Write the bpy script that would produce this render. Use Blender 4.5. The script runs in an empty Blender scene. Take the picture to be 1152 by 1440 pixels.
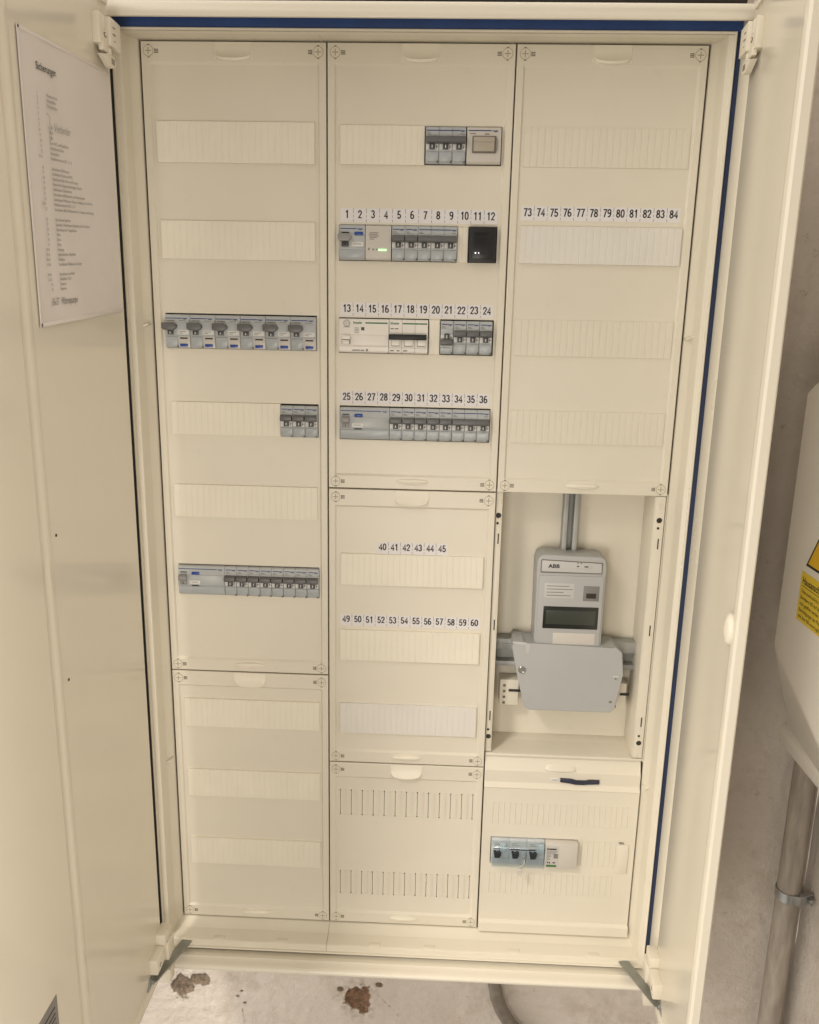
import bpy, bmesh, math, random
from mathutils import Matrix, Vector, noise
random.seed(7)
SC = bpy.context.scene
COL = SC.collection

# ------------------------------------------------------------------ camera
cam = bpy.data.cameras.new('camera')
cam.sensor_fit = 'VERTICAL'; cam.sensor_height = 36.0
cam.lens = 36.0 * 1127.67 / 1440.0
cam.clip_start = 0.02; cam.clip_end = 60
co = bpy.data.objects.new('camera', cam); COL.objects.link(co)
RT = Vector((0.99902468, 0.03948516, 0.01976399))
DN = Vector((0.0281576, -0.22490857, -0.97397294))
FW = Vector((-0.03401239, 0.97357951, -0.22580102))
m = Matrix.Identity(4)
for i in range(3):
    m[i][0] = RT[i]; m[i][1] = -DN[i]; m[i][2] = -FW[i]
m[0][3], m[1][3], m[2][3] = 0.412472, -1.164109, 0.986721
co.matrix_world = m
SC.camera = co

# ------------------------------------------------------------------ world, lamps, exposure
w = bpy.data.worlds.new('World'); SC.world = w; w.use_nodes = True
nt = w.node_tree; bg = nt.nodes['Background']
tc = nt.nodes.new('ShaderNodeTexCoord'); sp = nt.nodes.new('ShaderNodeSeparateXYZ'); nt.links.new(tc.outputs['Generated'], sp.inputs[0])
ng = nt.nodes.new('ShaderNodeMath'); ng.operation = 'MULTIPLY'; ng.inputs[1].default_value = -1.0; nt.links.new(sp.outputs[1], ng.inputs[0])
at = nt.nodes.new('ShaderNodeMath'); at.operation = 'ARCTAN2'; nt.links.new(sp.outputs[0], at.inputs[0]); nt.links.new(ng.outputs[0], at.inputs[1])
mr = nt.nodes.new('ShaderNodeMapRange'); mr.inputs[1].default_value = -math.pi; mr.inputs[2].default_value = math.pi; nt.links.new(at.outputs[0], mr.inputs[0])
# world light: bright left, dark where people stand, right added to light left door
cr = nt.nodes.new('ShaderNodeValToRGB'); cr.color_ramp.interpolation = 'EASE'; nt.links.new(mr.outputs[0], cr.inputs[0])
AMBIENT = ((-95, 0.90), (-34, 1.45), (-25, 0.02), (8, 0.02), (18, 2.3), (60, 2.3), (100, 1.0))
els = cr.color_ramp.elements
while len(els) > 1: els.remove(els[-1])
for i, (deg, v) in enumerate(AMBIENT):
    e = els[0] if i == 0 else els.new(0.5)
    e.position = (deg + 180) / 360; e.color = (v, v * 0.915, v * 0.805, 1)
lz = nt.nodes.new('ShaderNodeMapRange'); lz.inputs[1].default_value = -0.6; lz.inputs[2].default_value = -0.1; lz.inputs[3].default_value = 0.22; lz.inputs[4].default_value = 1.0
nt.links.new(sp.outputs[2], lz.inputs[0])
ml = nt.nodes.new('ShaderNodeMixRGB'); ml.blend_type = 'MULTIPLY'; ml.inputs[0].default_value = 1.0
nt.links.new(cr.outputs[0], ml.inputs[1]); nt.links.new(lz.outputs[0], ml.inputs[2]); nt.links.new(ml.outputs[0], bg.inputs[0])
bg.inputs[1].default_value = 1.72

def area(name, loc, target, sx, sy, power, col):
    l = bpy.data.lights.new(name, 'AREA'); l.shape = 'RECTANGLE'; l.size = sx; l.size_y = sy
    l.energy = power; l.color = col
    o = bpy.data.objects.new(name, l); COL.objects.link(o); o.location = loc
    o.rotation_euler = (Vector(target) - Vector(loc)).to_track_quat('-Z', 'Y').to_euler()
    return o
key = area('ceiling_lamp', (-0.6, -1.35, 2.0), (0.16, 0.1, -0.45), 0.35, 0.3, 3.4, (1.0, 0.905, 0.81)); key.data.spread = math.radians(52)
area('fill_light', (0.20, -1.45, 0.5), (0.1, 0.0, 0.5), 0.4, 0.4, 7.5, (1.0, 0.915, 0.81))  # added fill light for the left door and left covers, not a real lamp
SC.view_settings.view_transform = 'Standard'; SC.view_settings.look = 'None'
SC.view_settings.exposure = 0.08; SC.view_settings.gamma = 1.0

# ------------------------------------------------------------------ materials
MATS = {}
def mat(name, col, rough=0.45, metal=0.0, spec=0.5, var=0.04, vscale=6.0, bump=0.0, bscale=300.0, emit=None, alpha=1.0, trans=0.0, dirt=0.0, stretch=1.0):
    if name in MATS: return MATS[name]
    M = bpy.data.materials.new(name); M.use_nodes = True
    nt = M.node_tree; b = nt.nodes['Principled BSDF']
    b.inputs['Roughness'].default_value = rough; b.inputs['Metallic'].default_value = metal
    b.inputs['Specular IOR Level'].default_value = spec
    tc = nt.nodes.new('ShaderNodeTexCoord')
    c = (*col, 1)
    if var > 0:
        n = nt.nodes.new('ShaderNodeTexNoise'); n.inputs['Scale'].default_value = vscale; n.inputs['Detail'].default_value = 5
        nt.links.new(tc.outputs['Object'], n.inputs['Vector'])
        r = nt.nodes.new('ShaderNodeValToRGB'); r.color_ramp.elements[0].position = 0.3; r.color_ramp.elements[1].position = 0.7
        r.color_ramp.elements[0].color = tuple(x * (1 - var) for x in col) + (1,)
        r.color_ramp.elements[1].color = tuple(min(1, x * (1 + var)) for x in col) + (1,)
        nt.links.new(n.outputs['Fac'], r.inputs[0])
        out = r.outputs[0]
        if stretch != 1.0:
            mp = nt.nodes.new('ShaderNodeMapping'); mp.inputs['Scale'].default_value = (1, 1, stretch); nt.links.new(tc.outputs['Object'], mp.inputs[0]); nt.links.new(mp.outputs[0], n.inputs['Vector'])
        if dirt > 0:
            n2 = nt.nodes.new('ShaderNodeTexNoise'); n2.inputs['Scale'].default_value = 38; n2.inputs['Detail'].default_value = 8; n2.inputs['Roughness'].default_value = 0.7
            nt.links.new(tc.outputs['Object'], n2.inputs['Vector'])
            r2 = nt.nodes.new('ShaderNodeValToRGB'); r2.color_ramp.elements[0].position = 0.60; r2.color_ramp.elements[1].position = 0.80
            r2.color_ramp.elements[0].color = (0, 0, 0, 1); r2.color_ramp.elements[1].color = (dirt,) * 3 + (1,)
            nt.links.new(n2.outputs['Fac'], r2.inputs[0])
            mx = nt.nodes.new('ShaderNodeMixRGB'); mx.inputs[2].default_value = (0.22, 0.17, 0.11, 1)
            nt.links.new(r2.outputs[0], mx.inputs[0]); nt.links.new(out, mx.inputs[1]); out = mx.outputs[0]
        nt.links.new(out, b.inputs['Base Color'])
        r3 = nt.nodes.new('ShaderNodeMapRange'); r3.inputs[3].default_value = max(0, rough - 0.06); r3.inputs[4].default_value = rough + 0.08
        nt.links.new(n.outputs['Fac'], r3.inputs[0]); nt.links.new(r3.outputs[0], b.inputs['Roughness'])
    else:
        b.inputs['Base Color'].default_value = c
    if bump > 0:
        n = nt.nodes.new('ShaderNodeTexNoise'); n.inputs['Scale'].default_value = bscale; n.inputs['Detail'].default_value = 3
        nt.links.new(tc.outputs['Object'], n.inputs['Vector'])
        bp = nt.nodes.new('ShaderNodeBump'); bp.inputs['Strength'].default_value = bump; bp.inputs['Distance'].default_value = 0.001
        nt.links.new(n.outputs['Fac'], bp.inputs['Height']); nt.links.new(bp.outputs[0], b.inputs['Normal'])
    if emit: 
        b.inputs['Emission Color'].default_value = (*emit[0], 1); b.inputs['Emission Strength'].default_value = emit[1]
    if trans > 0:
        b.inputs['Transmission Weight'].default_value = trans; b.inputs['IOR'].default_value = 1.3
    MATS[name] = M
    return M

CREAM = (0.70, 0.66, 0.56)
m_cover = mat('cover_plastic', (0.70, 0.655, 0.55), 0.40, var=0.03, vscale=5, bump=0.14, bscale=900, dirt=0.09)
m_trim = mat('trim_plastic', (0.69, 0.645, 0.535), 0.40, var=0.03, vscale=5, bump=0.1, bscale=700, dirt=0.10)
m_strip = mat('blanking_strip_plastic', (0.765, 0.72, 0.605), 0.45, var=0.03, vscale=14, bump=0.05)
m_strip_new = mat('pale_strip_plastic', (0.70, 0.675, 0.62), 0.45, var=0.03, vscale=14, bump=0.05)
m_steel = mat('powder_coated_steel', (0.69, 0.645, 0.54), 0.13, var=0.02, vscale=3, bump=0.05, bscale=300, dirt=0.06)
m_frame = mat('powder_coated_frame', (0.72, 0.675, 0.57), 0.28, var=0.02, vscale=4, bump=0.10, bscale=500, dirt=0.10)
m_hinge = mat('hinge_plastic', (0.69, 0.64, 0.53), 0.4, var=0.03, vscale=25)
m_blue = mat('blue_gasket', (0.024, 0.065, 0.22), 0.55, var=0.15, vscale=20)
m_shadegasket_r = mat('shaded_gasket_right', (0.018, 0.032, 0.085), 0.55, var=0.12, vscale=20)  # same blue gasket, its shade on the right side put into the colour
m_shadegasket_l = mat('shaded_gasket_left', (0.030, 0.034, 0.045), 0.6, var=0.1, vscale=30)  # left gasket run, darkened in colour to stand for its deep shade
m_rail = mat('dull_zinc_rail', (0.40, 0.405, 0.39), 0.62, metal=0.55, var=0.1, vscale=30)
m_dark = mat('dark_slot', (0.03, 0.026, 0.02), 0.8, var=0)
m_groove = mat('screw_groove', (0.38, 0.33, 0.24), 0.6, var=0)
m_mark = mat('grey_print', (0.16, 0.14, 0.11), 0.6, var=0)
m_zinc = mat('zinc_steel', (0.42, 0.43, 0.42), 0.38, metal=0.9, var=0.12, vscale=30)
m_stay = mat('grey_steel_strip', (0.34, 0.35, 0.33), 0.42, metal=0.75, var=0.12, vscale=25)
m_paper = mat('white_paper', (0.72, 0.70, 0.70), 0.7, var=0.02, vscale=8)
m_sleeve = mat('paper_in_clear_sleeve', (0.64, 0.60, 0.57), 0.32, var=0.05, vscale=7, bump=0.12, bscale=30)
m_ink = mat('black_ink', (0.018, 0.018, 0.02), 0.6, var=0)
m_faint = mat('grey_ink', (0.20, 0.19, 0.18), 0.6, var=0)
m_pencil = mat('pencil', (0.22, 0.21, 0.20), 0.6, var=0)
m_grey = mat('breaker_grey', (0.43, 0.45, 0.455), 0.38, var=0.03, vscale=60)
m_plate = mat('breaker_label_holder', (0.40, 0.43, 0.445), 0.36, var=0.04, vscale=60)
m_toggle = mat('lever_grey', (0.115, 0.115, 0.115), 0.42, var=0.05, vscale=60)
m_togdk = mat('lever_shaft', (0.06, 0.06, 0.06), 0.45, var=0)
m_midgrey = mat('lever_light_grey', (0.27, 0.26, 0.255), 0.42, var=0.04, vscale=60)
m_white = mat('white_label', (0.66, 0.66, 0.64), 0.5, var=0)
m_logo = mat('blue_print', (0.022, 0.04, 0.17), 0.5, var=0)
m_button = mat('blue_button', (0.02, 0.06, 0.30), 0.35, var=0)
m_spd = mat('light_grey_housing', (0.56, 0.53, 0.48), 0.4, var=0.02, vscale=40)
m_sch = mat('white_housing', (0.76, 0.73, 0.67), 0.38, var=0.02, vscale=40)
m_green = mat('green_print', (0.02, 0.13, 0.045), 0.5, var=0)
m_led = mat('green_light', (0.2, 0.6, 0.2), 0.4, var=0, emit=((0.35, 1.0, 0.30), 2.2))
m_wled = mat('white_light', (0.8, 0.8, 0.8), 0.4, var=0, emit=((0.9, 0.95, 1.0), 1.6))
m_black = mat('black_plastic', (0.010, 0.010, 0.011), 0.5, var=0)
m_blackgl = mat('black_gloss', (0.007, 0.007, 0.008), 0.38, var=0)
m_meter = mat('meter_grey', (0.40, 0.405, 0.40), 0.45, var=0.02, vscale=20, bump=0.12, bscale=900)
m_meter2 = mat('meter_light_grey', (0.50, 0.50, 0.49), 0.4, var=0.02, vscale=20)
m_lcd = mat('dark_display', (0.022, 0.024, 0.02), 0.15, var=0.0)
m_lcdin = mat('display_glass', (0.05, 0.055, 0.045), 0.2, var=0.0)
m_brass = mat('seal_screw', (0.5, 0.5, 0.47), 0.3, metal=0.9, var=0)
def clear_material():
    M = bpy.data.materials.new('tinted_clear_cover'); M.use_nodes = True; nt = M.node_tree
    t = nt.nodes.new('ShaderNodeBsdfTransparent'); t.inputs[0].default_value = (0.94, 0.965, 0.98, 1)
    g = nt.nodes.new('ShaderNodeBsdfGlossy'); g.inputs['Roughness'].default_value = 0.15; g.inputs[0].default_value = (0.85, 0.95, 1.0, 1)
    x = nt.nodes.new('ShaderNodeMixShader'); x.inputs[0].default_value = 0.10
    nt.links.new(t.outputs[0], x.inputs[1]); nt.links.new(g.outputs[0], x.inputs[2]); nt.links.new(x.outputs[0], nt.nodes['Material Output'].inputs[0])
    return M
m_clear = clear_material()
m_bluegrey = mat('blue_grey_housing', (0.46, 0.49, 0.505), 0.35, var=0.05, vscale=60)
m_navy = mat('dark_blue_lever', (0.03, 0.032, 0.055), 0.4, var=0)
m_yellow = mat('yellow_sticker', (0.72, 0.53, 0.05), 0.45, var=0.03, vscale=20)
m_amber = mat('amber_sticker', (0.70, 0.42, 0.02), 0.45, var=0.03, vscale=20)
m_box = mat('pale_grey_plastic', (0.76, 0.73, 0.67), 0.42, var=0.025, vscale=9, bump=0.1, bscale=500, dirt=0.12)
m_pipe = mat('dirty_grey_conduit', (0.33, 0.29, 0.245), 0.5, var=0.22, vscale=90, bump=0.25, bscale=160, dirt=0.75, stretch=0.18)
m_pipe2 = mat('dark_grey_pipe', (0.20, 0.175, 0.145), 0.5, var=0.2, vscale=60, dirt=0.5)
m_cable = mat('dark_cable', (0.022, 0.018, 0.016), 0.6, var=0.1, vscale=30)
m_label = mat('grey_rating_plate', (0.20, 0.19, 0.18), 0.4, var=0.05, vscale=60)

def wall_material():
    M = bpy.data.materials.new('old_plaster'); M.use_nodes = True; nt = M.node_tree; L = nt.links.new
    b = nt.nodes['Principled BSDF']; b.inputs['Roughness'].default_value = 0.88
    tc = nt.nodes.new('ShaderNodeTexCoord')
    def nz(s, d=6, ro=0.6, dis=0.0):
        n = nt.nodes.new('ShaderNodeTexNoise'); n.inputs['Scale'].default_value = s; n.inputs['Detail'].default_value = d
        n.inputs['Roughness'].default_value = ro; n.inputs['Distortion'].default_value = dis
        L(tc.outputs['Object'], n.inputs['Vector']); return n
    def ramp(n, p0, p1, c0, c1):
        r = nt.nodes.new('ShaderNodeValToRGB'); r.color_ramp.elements[0].position = p0; r.color_ramp.elements[1].position = p1
        r.color_ramp.elements[0].color = (*c0, 1); r.color_ramp.elements[1].color = (*c1, 1); L(n.outputs['Fac'], r.inputs[0]); return r
    def mix(f, a, bcol):
        x = nt.nodes.new('ShaderNodeMixRGB'); L(f.outputs[0], x.inputs[0]); L(a.outputs[0], x.inputs[1]); x.inputs[2].default_value = (*bcol, 1); return x
    base = ramp(nz(4.5), 0.3, 0.72, (0.53, 0.475, 0.415), (0.66, 0.605, 0.545))
    a = mix(ramp(nz(9, 8, 0.65, 0.4), 0.52, 0.74, (0, 0, 0), (0.6, 0.6, 0.6)), base, (0.37, 0.29, 0.21))
    a = mix(ramp(nz(28, 9, 0.75), 0.63, 0.72, (0, 0, 0), (0.7, 0.7, 0.7)), a, (0.30, 0.23, 0.17))
    a = mix(ramp(nz(3.0, 4, 0.5, 1.2), 0.68, 0.76, (0, 0, 0), (0.45, 0.45, 0.45)), a, (0.58, 0.34, 0.20))
    # broken plaster: bare masonry, rusty dust and chipped edges, stored on the wall mesh itself
    def patch(attr, base_node, c0, c1, sc):
        at_ = nt.nodes.new('ShaderNodeAttribute'); at_.attribute_name = attr
        col = ramp(nz(sc, 8, 0.7), 0.30, 0.70, c0, c1)
        x = nt.nodes.new('ShaderNodeMixRGB'); L(at_.outputs['Fac'], x.inputs[0]); L(base_node.outputs[0], x.inputs[1]); L(col.outputs[0], x.inputs[2]); return x
    a = patch('rim', a, (0.40, 0.34, 0.28), (0.70, 0.66, 0.61), 160)
    a = patch('masonry', a, (0.07, 0.05, 0.035), (0.30, 0.235, 0.17), 130)
    a = patch('rust', a, (0.045, 0.03, 0.02), (0.30, 0.17, 0.10), 120)
    L(a.outputs[0], b.inputs['Base Color'])
    bp = nt.nodes.new('ShaderNodeBump'); bp.inputs['Strength'].default_value = 0.9; bp.inputs['Distance'].default_value = 0.004
    L(nz(60, 8, 0.62).outputs['Fac'], bp.inputs['Height'])
    bp2 = nt.nodes.new('ShaderNodeBump'); bp2.inputs['Strength'].default_value = 0.5; bp2.inputs['Distance'].default_value = 0.012
    L(nz(11, 4).outputs['Fac'], bp2.inputs['Height']); L(bp.outputs[0], bp2.inputs['Normal'])
    L(bp2.outputs[0], b.inputs['Normal'])
    return M
m_wall = wall_material()
m_mason = mat('exposed_masonry', (0.17, 0.125, 0.085), 0.9, var=0.5, vscale=90, bump=1.0, bscale=150)
m_rust = mat('rusty_masonry', (0.19, 0.105, 0.06), 0.9, var=0.55, vscale=80, bump=1.0, bscale=150)
m_rim = mat('chipped_plaster', (0.62, 0.57, 0.52), 0.9, var=0.1, vscale=60, bump=0.8, bscale=200)

# ------------------------------------------------------------------ mesh helpers (all shapes in millimetres)
S = 0.001
def _arc(cx, cy, rx, ry, a0, a1, n=12): return [(cx + rx * math.cos(math.radians(a0 + (a1 - a0) * i / n)), cy + ry * math.sin(math.radians(a0 + (a1 - a0) * i / n))) for i in range(n + 1)]
_six = [(_arc(0.29, 0.46, 0.21, 0.47, 62, 185), False), (_arc(0.26, 0.30, 0.185, 0.235, 0, 348, 18), True)]
DIG = {'0': [([(0.25 + 0.185 * math.copysign(abs(math.cos(t)) ** 0.8, math.cos(t)), 0.5 + 0.43 * math.sin(t)) for t in [2 * math.pi * i / 22 for i in range(22)]], True)],
 '1': [([(0.10, 0.74), (0.22, 0.80), (0.30, 0.93)], False), ([(0.30, 1.0), (0.30, 0.0)], False)],
 '2': [([(0.07, 0.66)] + _arc(0.25, 0.70, 0.18, 0.23, 170, -25, 12) + [(0.09, 0.08), (0.46, 0.08)], False)],
 '3': [(_arc(0.24, 0.72, 0.165, 0.205, 165, -90, 12), False), (_arc(0.24, 0.28, 0.19, 0.215, 90, -168, 12), False)],
 '4': [([(0.36, 0.0), (0.36, 0.92), (0.06, 0.29), (0.50, 0.29)], False)],
 '5': [([(0.43, 0.92), (0.14, 0.92), (0.10, 0.50)] + _arc(0.25, 0.31, 0.185, 0.25, 120, -165, 12), False)],
 '6': _six, '9': [([(0.51 - px, 1.0 - py) for (px, py) in P], c) for (P, c) in _six],
 '7': [([(0.04, 0.92), (0.45, 0.92), (0.33, 0.62), (0.20, 0.0)], False)],
 '8': [(_arc(0.25, 0.73, 0.155, 0.195, 0, 345, 16), True), (_arc(0.25, 0.28, 0.185, 0.215, 0, 345, 16), True)]}
class MB:
    def __init__(s): s.bm = bmesh.new()
    def _fin(s, verts, faces, mi, bev, seg=2, edges=None):
        for f in faces: f.material_index = mi
        if bev > 0:
            es = edges or list({e for f in faces for e in f.edges})
            bmesh.ops.bevel(s.bm, geom=es, offset=bev, segments=seg, affect='EDGES', profile=0.5, clamp_overlap=True)
    def box(s, x0, x1, y0, y1, z0, z1, bev=0, mi=0, seg=2):
        v = [s.bm.verts.new(p) for p in ((x0,y0,z0),(x1,y0,z0),(x1,y1,z0),(x0,y1,z0),(x0,y0,z1),(x1,y0,z1),(x1,y1,z1),(x0,y1,z1))]
        fs = [s.bm.faces.new([v[i] for i in q]) for q in ((0,1,5,4),(1,2,6,5),(2,3,7,6),(3,0,4,7),(4,5,6,7),(3,2,1,0))]
        s._fin(v, fs, mi, bev, seg); return s
    def prism(s, pts, ax, a0, a1, mi=0, bev=0, seg=2):
        def P(p, a):
            return {'x': (a, p[0], p[1]), 'y': (p[0], a, p[1]), 'z': (p[0], p[1], a)}[ax]
        A = [s.bm.verts.new(P(p, a0)) for p in pts]; B = [s.bm.verts.new(P(p, a1)) for p in pts]
        n = len(pts)
        fs = [s.bm.faces.new((A[i], A[(i+1) % n], B[(i+1) % n], B[i])) for i in range(n)]
        fs += [s.bm.faces.new(A[::-1]), s.bm.faces.new(B)]
        s._fin(A + B, fs, mi, bev, seg); return s
    def quad(s, pts, mi=0):
        f = s.bm.faces.new([s.bm.verts.new(p) for p in pts]); f.material_index = mi; return s
    def loft(s, rings, mi=0, closed=True, cap0=False, cap1=False):
        R = [[s.bm.verts.new(p) for p in r] for r in rings]; n = len(R[0])
        for a, b in zip(R, R[1:]):
            for i in range(n if closed else n - 1):
                j = (i + 1) % n
                s.bm.faces.new((a[i], a[j], b[j], b[i])).material_index = mi
        if cap0: s.bm.faces.new(R[0][::-1]).material_index = mi
        if cap1: s.bm.faces.new(R[-1]).material_index = mi
        return s
    def cyl(s, c, ax, r, a0, a1, seg=24, mi=0, r1=None):
        r1 = r if r1 is None else r1
        def ring(a, rr):
            out = []
            for k in range(seg):
                t = 2 * math.pi * k / seg; u, v = rr * math.cos(t), rr * math.sin(t)
                out.append({'x': (a, c[0]+u, c[1]+v), 'y': (c[0]+u, a, c[1]+v), 'z': (c[0]+u, c[1]+v, a)}[ax])
            return out
        return s.loft([ring(a0, r), ring(a1, r1)], mi, True, True, True)
    def torus(s, c, ax, R, r, seg=24, mi=0, n=6):
        rings = []
        for k in range(seg + 1):
            t = 2 * math.pi * k / seg; ring = []
            for q in range(n):
                p = 2 * math.pi * q / n; rr = R + r * math.cos(p); h = r * math.sin(p)
                u, v = rr * math.cos(t), rr * math.sin(t)
                ring.append({'x': (c[0]+h, c[1]+u, c[2]+v), 'y': (c[0]+u, c[1]+h, c[2]+v), 'z': (c[0]+u, c[1]+v, c[2]+h)}[ax])
            rings.append(ring)
        return s.loft(rings, mi, True)
    def tube(s, pts, r, seg=14, mi=0):
        pts = [Vector(p) for p in pts]; rings = []; up = None
        for i, p in enumerate(pts):
            d = (pts[min(i+1, len(pts)-1)] - pts[max(i-1, 0)]).normalized()
            if up is None: up = d.orthogonal().normalized()
            up = (up - d * up.dot(d)).normalized(); sd = d.cross(up)
            rr = r[i] if isinstance(r, (list, tuple)) else r
            rings.append([tuple(p + (up * math.cos(2*math.pi*k/seg) + sd * math.sin(2*math.pi*k/seg)) * rr) for k in range(seg)])
        return s.loft(rings, mi, True, True, True)
    def text(s, body, x, y, z, size, mi=0, sx=1.0, bold=0.0, align='LEFT', shear=0.0, depth=0.12, f=None):
        """letters standing in the x-z plane at depth y, facing -y; f maps a point to another plane"""
        vs, fs = text_mesh(body, size, sx, bold, align, shear, depth)
        V = []
        for (px, py, pz) in vs:
            q = (x + px, y - pz, z + py)
            V.append(s.bm.verts.new(f(q) if f else q))
        for q in fs:
            try: s.bm.faces.new([V[i] for i in q]).material_index = mi
            except ValueError: pass
        return s
    def stroke(s, pts, x, y, z, h, wd, mi=0, closed=False):
        P = [Vector((p[0], p[1])) for p in pts]; n = len(P); L = []; R = []
        for i in range(n):
            a = P[(i - 1) % n] if (closed or i) else P[i]; c = P[(i + 1) % n] if (closed or i < n - 1) else P[i]
            d1 = (P[i] - a).normalized() if (P[i] - a).length > 1e-6 else (c - P[i]).normalized()
            d2 = (c - P[i]).normalized() if (c - P[i]).length > 1e-6 else d1
            t = (d1 + d2); t = t.normalized() if t.length > 0.2 else d2
            nn = Vector((-t.y, t.x)); k = min(1.6, 1 / max(0.5, nn.dot(Vector((-d2.y, d2.x)))))
            L.append(P[i] + nn * wd / 2 * k); R.append(P[i] - nn * wd / 2 * k)
        V = [(s.bm.verts.new((x + a.x * h, y, z + a.y * h)), s.bm.verts.new((x + b.x * h, y, z + b.y * h))) for a, b in zip(L, R)]
        for i in range(n if closed else n - 1):
            j = (i + 1) % n
            s.bm.faces.new((V[i][0], V[i][1], V[j][1], V[j][0])).material_index = mi
        return s
    def digits(s, txt, xc, y, z, h, mi=0):
        x = xc - len(txt) * 0.555 * h / 2 + 0.03 * h
        for k, ch in enumerate(txt):
            for pts, cl in DIG[ch]: s.stroke(pts, x + k * 0.555 * h, y, z, h, 0.165, mi, cl)
    def build(s, name, mats, parent=None, smooth=35, recalc=True):
        if recalc: bmesh.ops.recalc_face_normals(s.bm, faces=s.bm.faces[:])
        me = bpy.data.meshes.new(name)
        for v in s.bm.verts: v.co *= S
        s.bm.to_mesh(me); s.bm.free()
        for mm in (mats if isinstance(mats, (list, tuple)) else [mats]): me.materials.append(mm)
        if smooth:
            me.polygons.foreach_set('use_smooth', [True] * len(me.polygons)); me.set_sharp_from_angle(angle=math.radians(smooth))
        o = bpy.data.objects.new(name, me); COL.objects.link(o)
        if parent: o.parent = parent
        return o

_TC = {}
def text_mesh(body, size, sx, bold, align, shear, depth):
    k = (body, size, sx, bold, align, shear, depth)
    if k in _TC: return _TC[k]
    cu = bpy.data.curves.new('lettering', 'FONT'); cu.body = body; cu.size = size; cu.offset = bold * size
    cu.align_x = align; cu.shear = shear; cu.extrude = depth / 2; cu.resolution_u = 3
    o = bpy.data.objects.new('lettering', cu); COL.objects.link(o)
    dg = bpy.context.evaluated_depsgraph_get(); dg.update()
    me = bpy.data.meshes.new_from_object(o.evaluated_get(dg))
    vs = [(v.co.x * sx, v.co.y, v.co.z + depth / 2) for v in me.vertices]; fs = [tuple(p.vertices) for p in me.polygons]
    bpy.data.objects.remove(o); bpy.data.curves.remove(cu); bpy.data.meshes.remove(me)
    _TC[k] = (vs, fs); return _TC[k]

def tag(o, label, cat, group=None):
    o['label'] = label; o['category'] = cat
    if group: o['group'] = group
    return o
def thing(name, label, cat, loc=(0, 0, 0), group=None):
    o = bpy.data.objects.new(name, None); COL.objects.link(o); o.empty_display_size = 0.05
    o.location = [c * S for c in loc]; return tag(o, label, cat, group)
def copy_tree(o, parent=None):
    c = o.copy(); COL.objects.link(c); c.parent = parent
    for ch in list(o.children): copy_tree(ch, c)
    return c
def rect(x0, x1, z0, z1, y): return [(x0, y, z0), (x1, y, z0), (x1, y, z1), (x0, y, z1)]

# ================================================================== walls
def crater(x, z, cx, cz, rx, rz, seed):
    """signed depth measure: <1 inside an irregular hole"""
    dx, dz = (x - cx) / rx, (z - cz) / rz
    k = 0.42 * noise.noise(Vector((x / 15.0 + seed, z / 15.0, seed * 3.1))) + 0.2 * noise.noise(Vector((x / 6.5, z / 6.5 + seed, 2.0)))
    return math.hypot(dx, dz) + k * min(1.0, rx / 14.0)
HOLES = [(-56, -272, 22, 29, 1.3, 10, 1), (-20, -254, 20, 14, 4.7, 8, 1), (286, -284, 25, 32, 8.2, 13, 2), (253, -262, 7, 6, 2.2, 9, 1), (328, -249, 8, 6, 6.1, 9, 1), (300, -258, 7, 5, 9.4, 5, 2), (52, -290, 4, 3, 3.3, 3, 1), (270, -268, 5, 4, 5.2, 4, 2), (60, -278, 3.2, 2.4, 11.3, 3, 1), (66, -304, 4, 2.6, 12.3, 3, 1)]
SCRATCH = [(262, -262, 236, -284, 2.4), (310, -256, 352, -300, 1.7), (352, -300, 372, -325, 1.3), (292, -250, 300, -246, 2.2), (60, -318, 64, -352, 2.0)]
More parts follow.
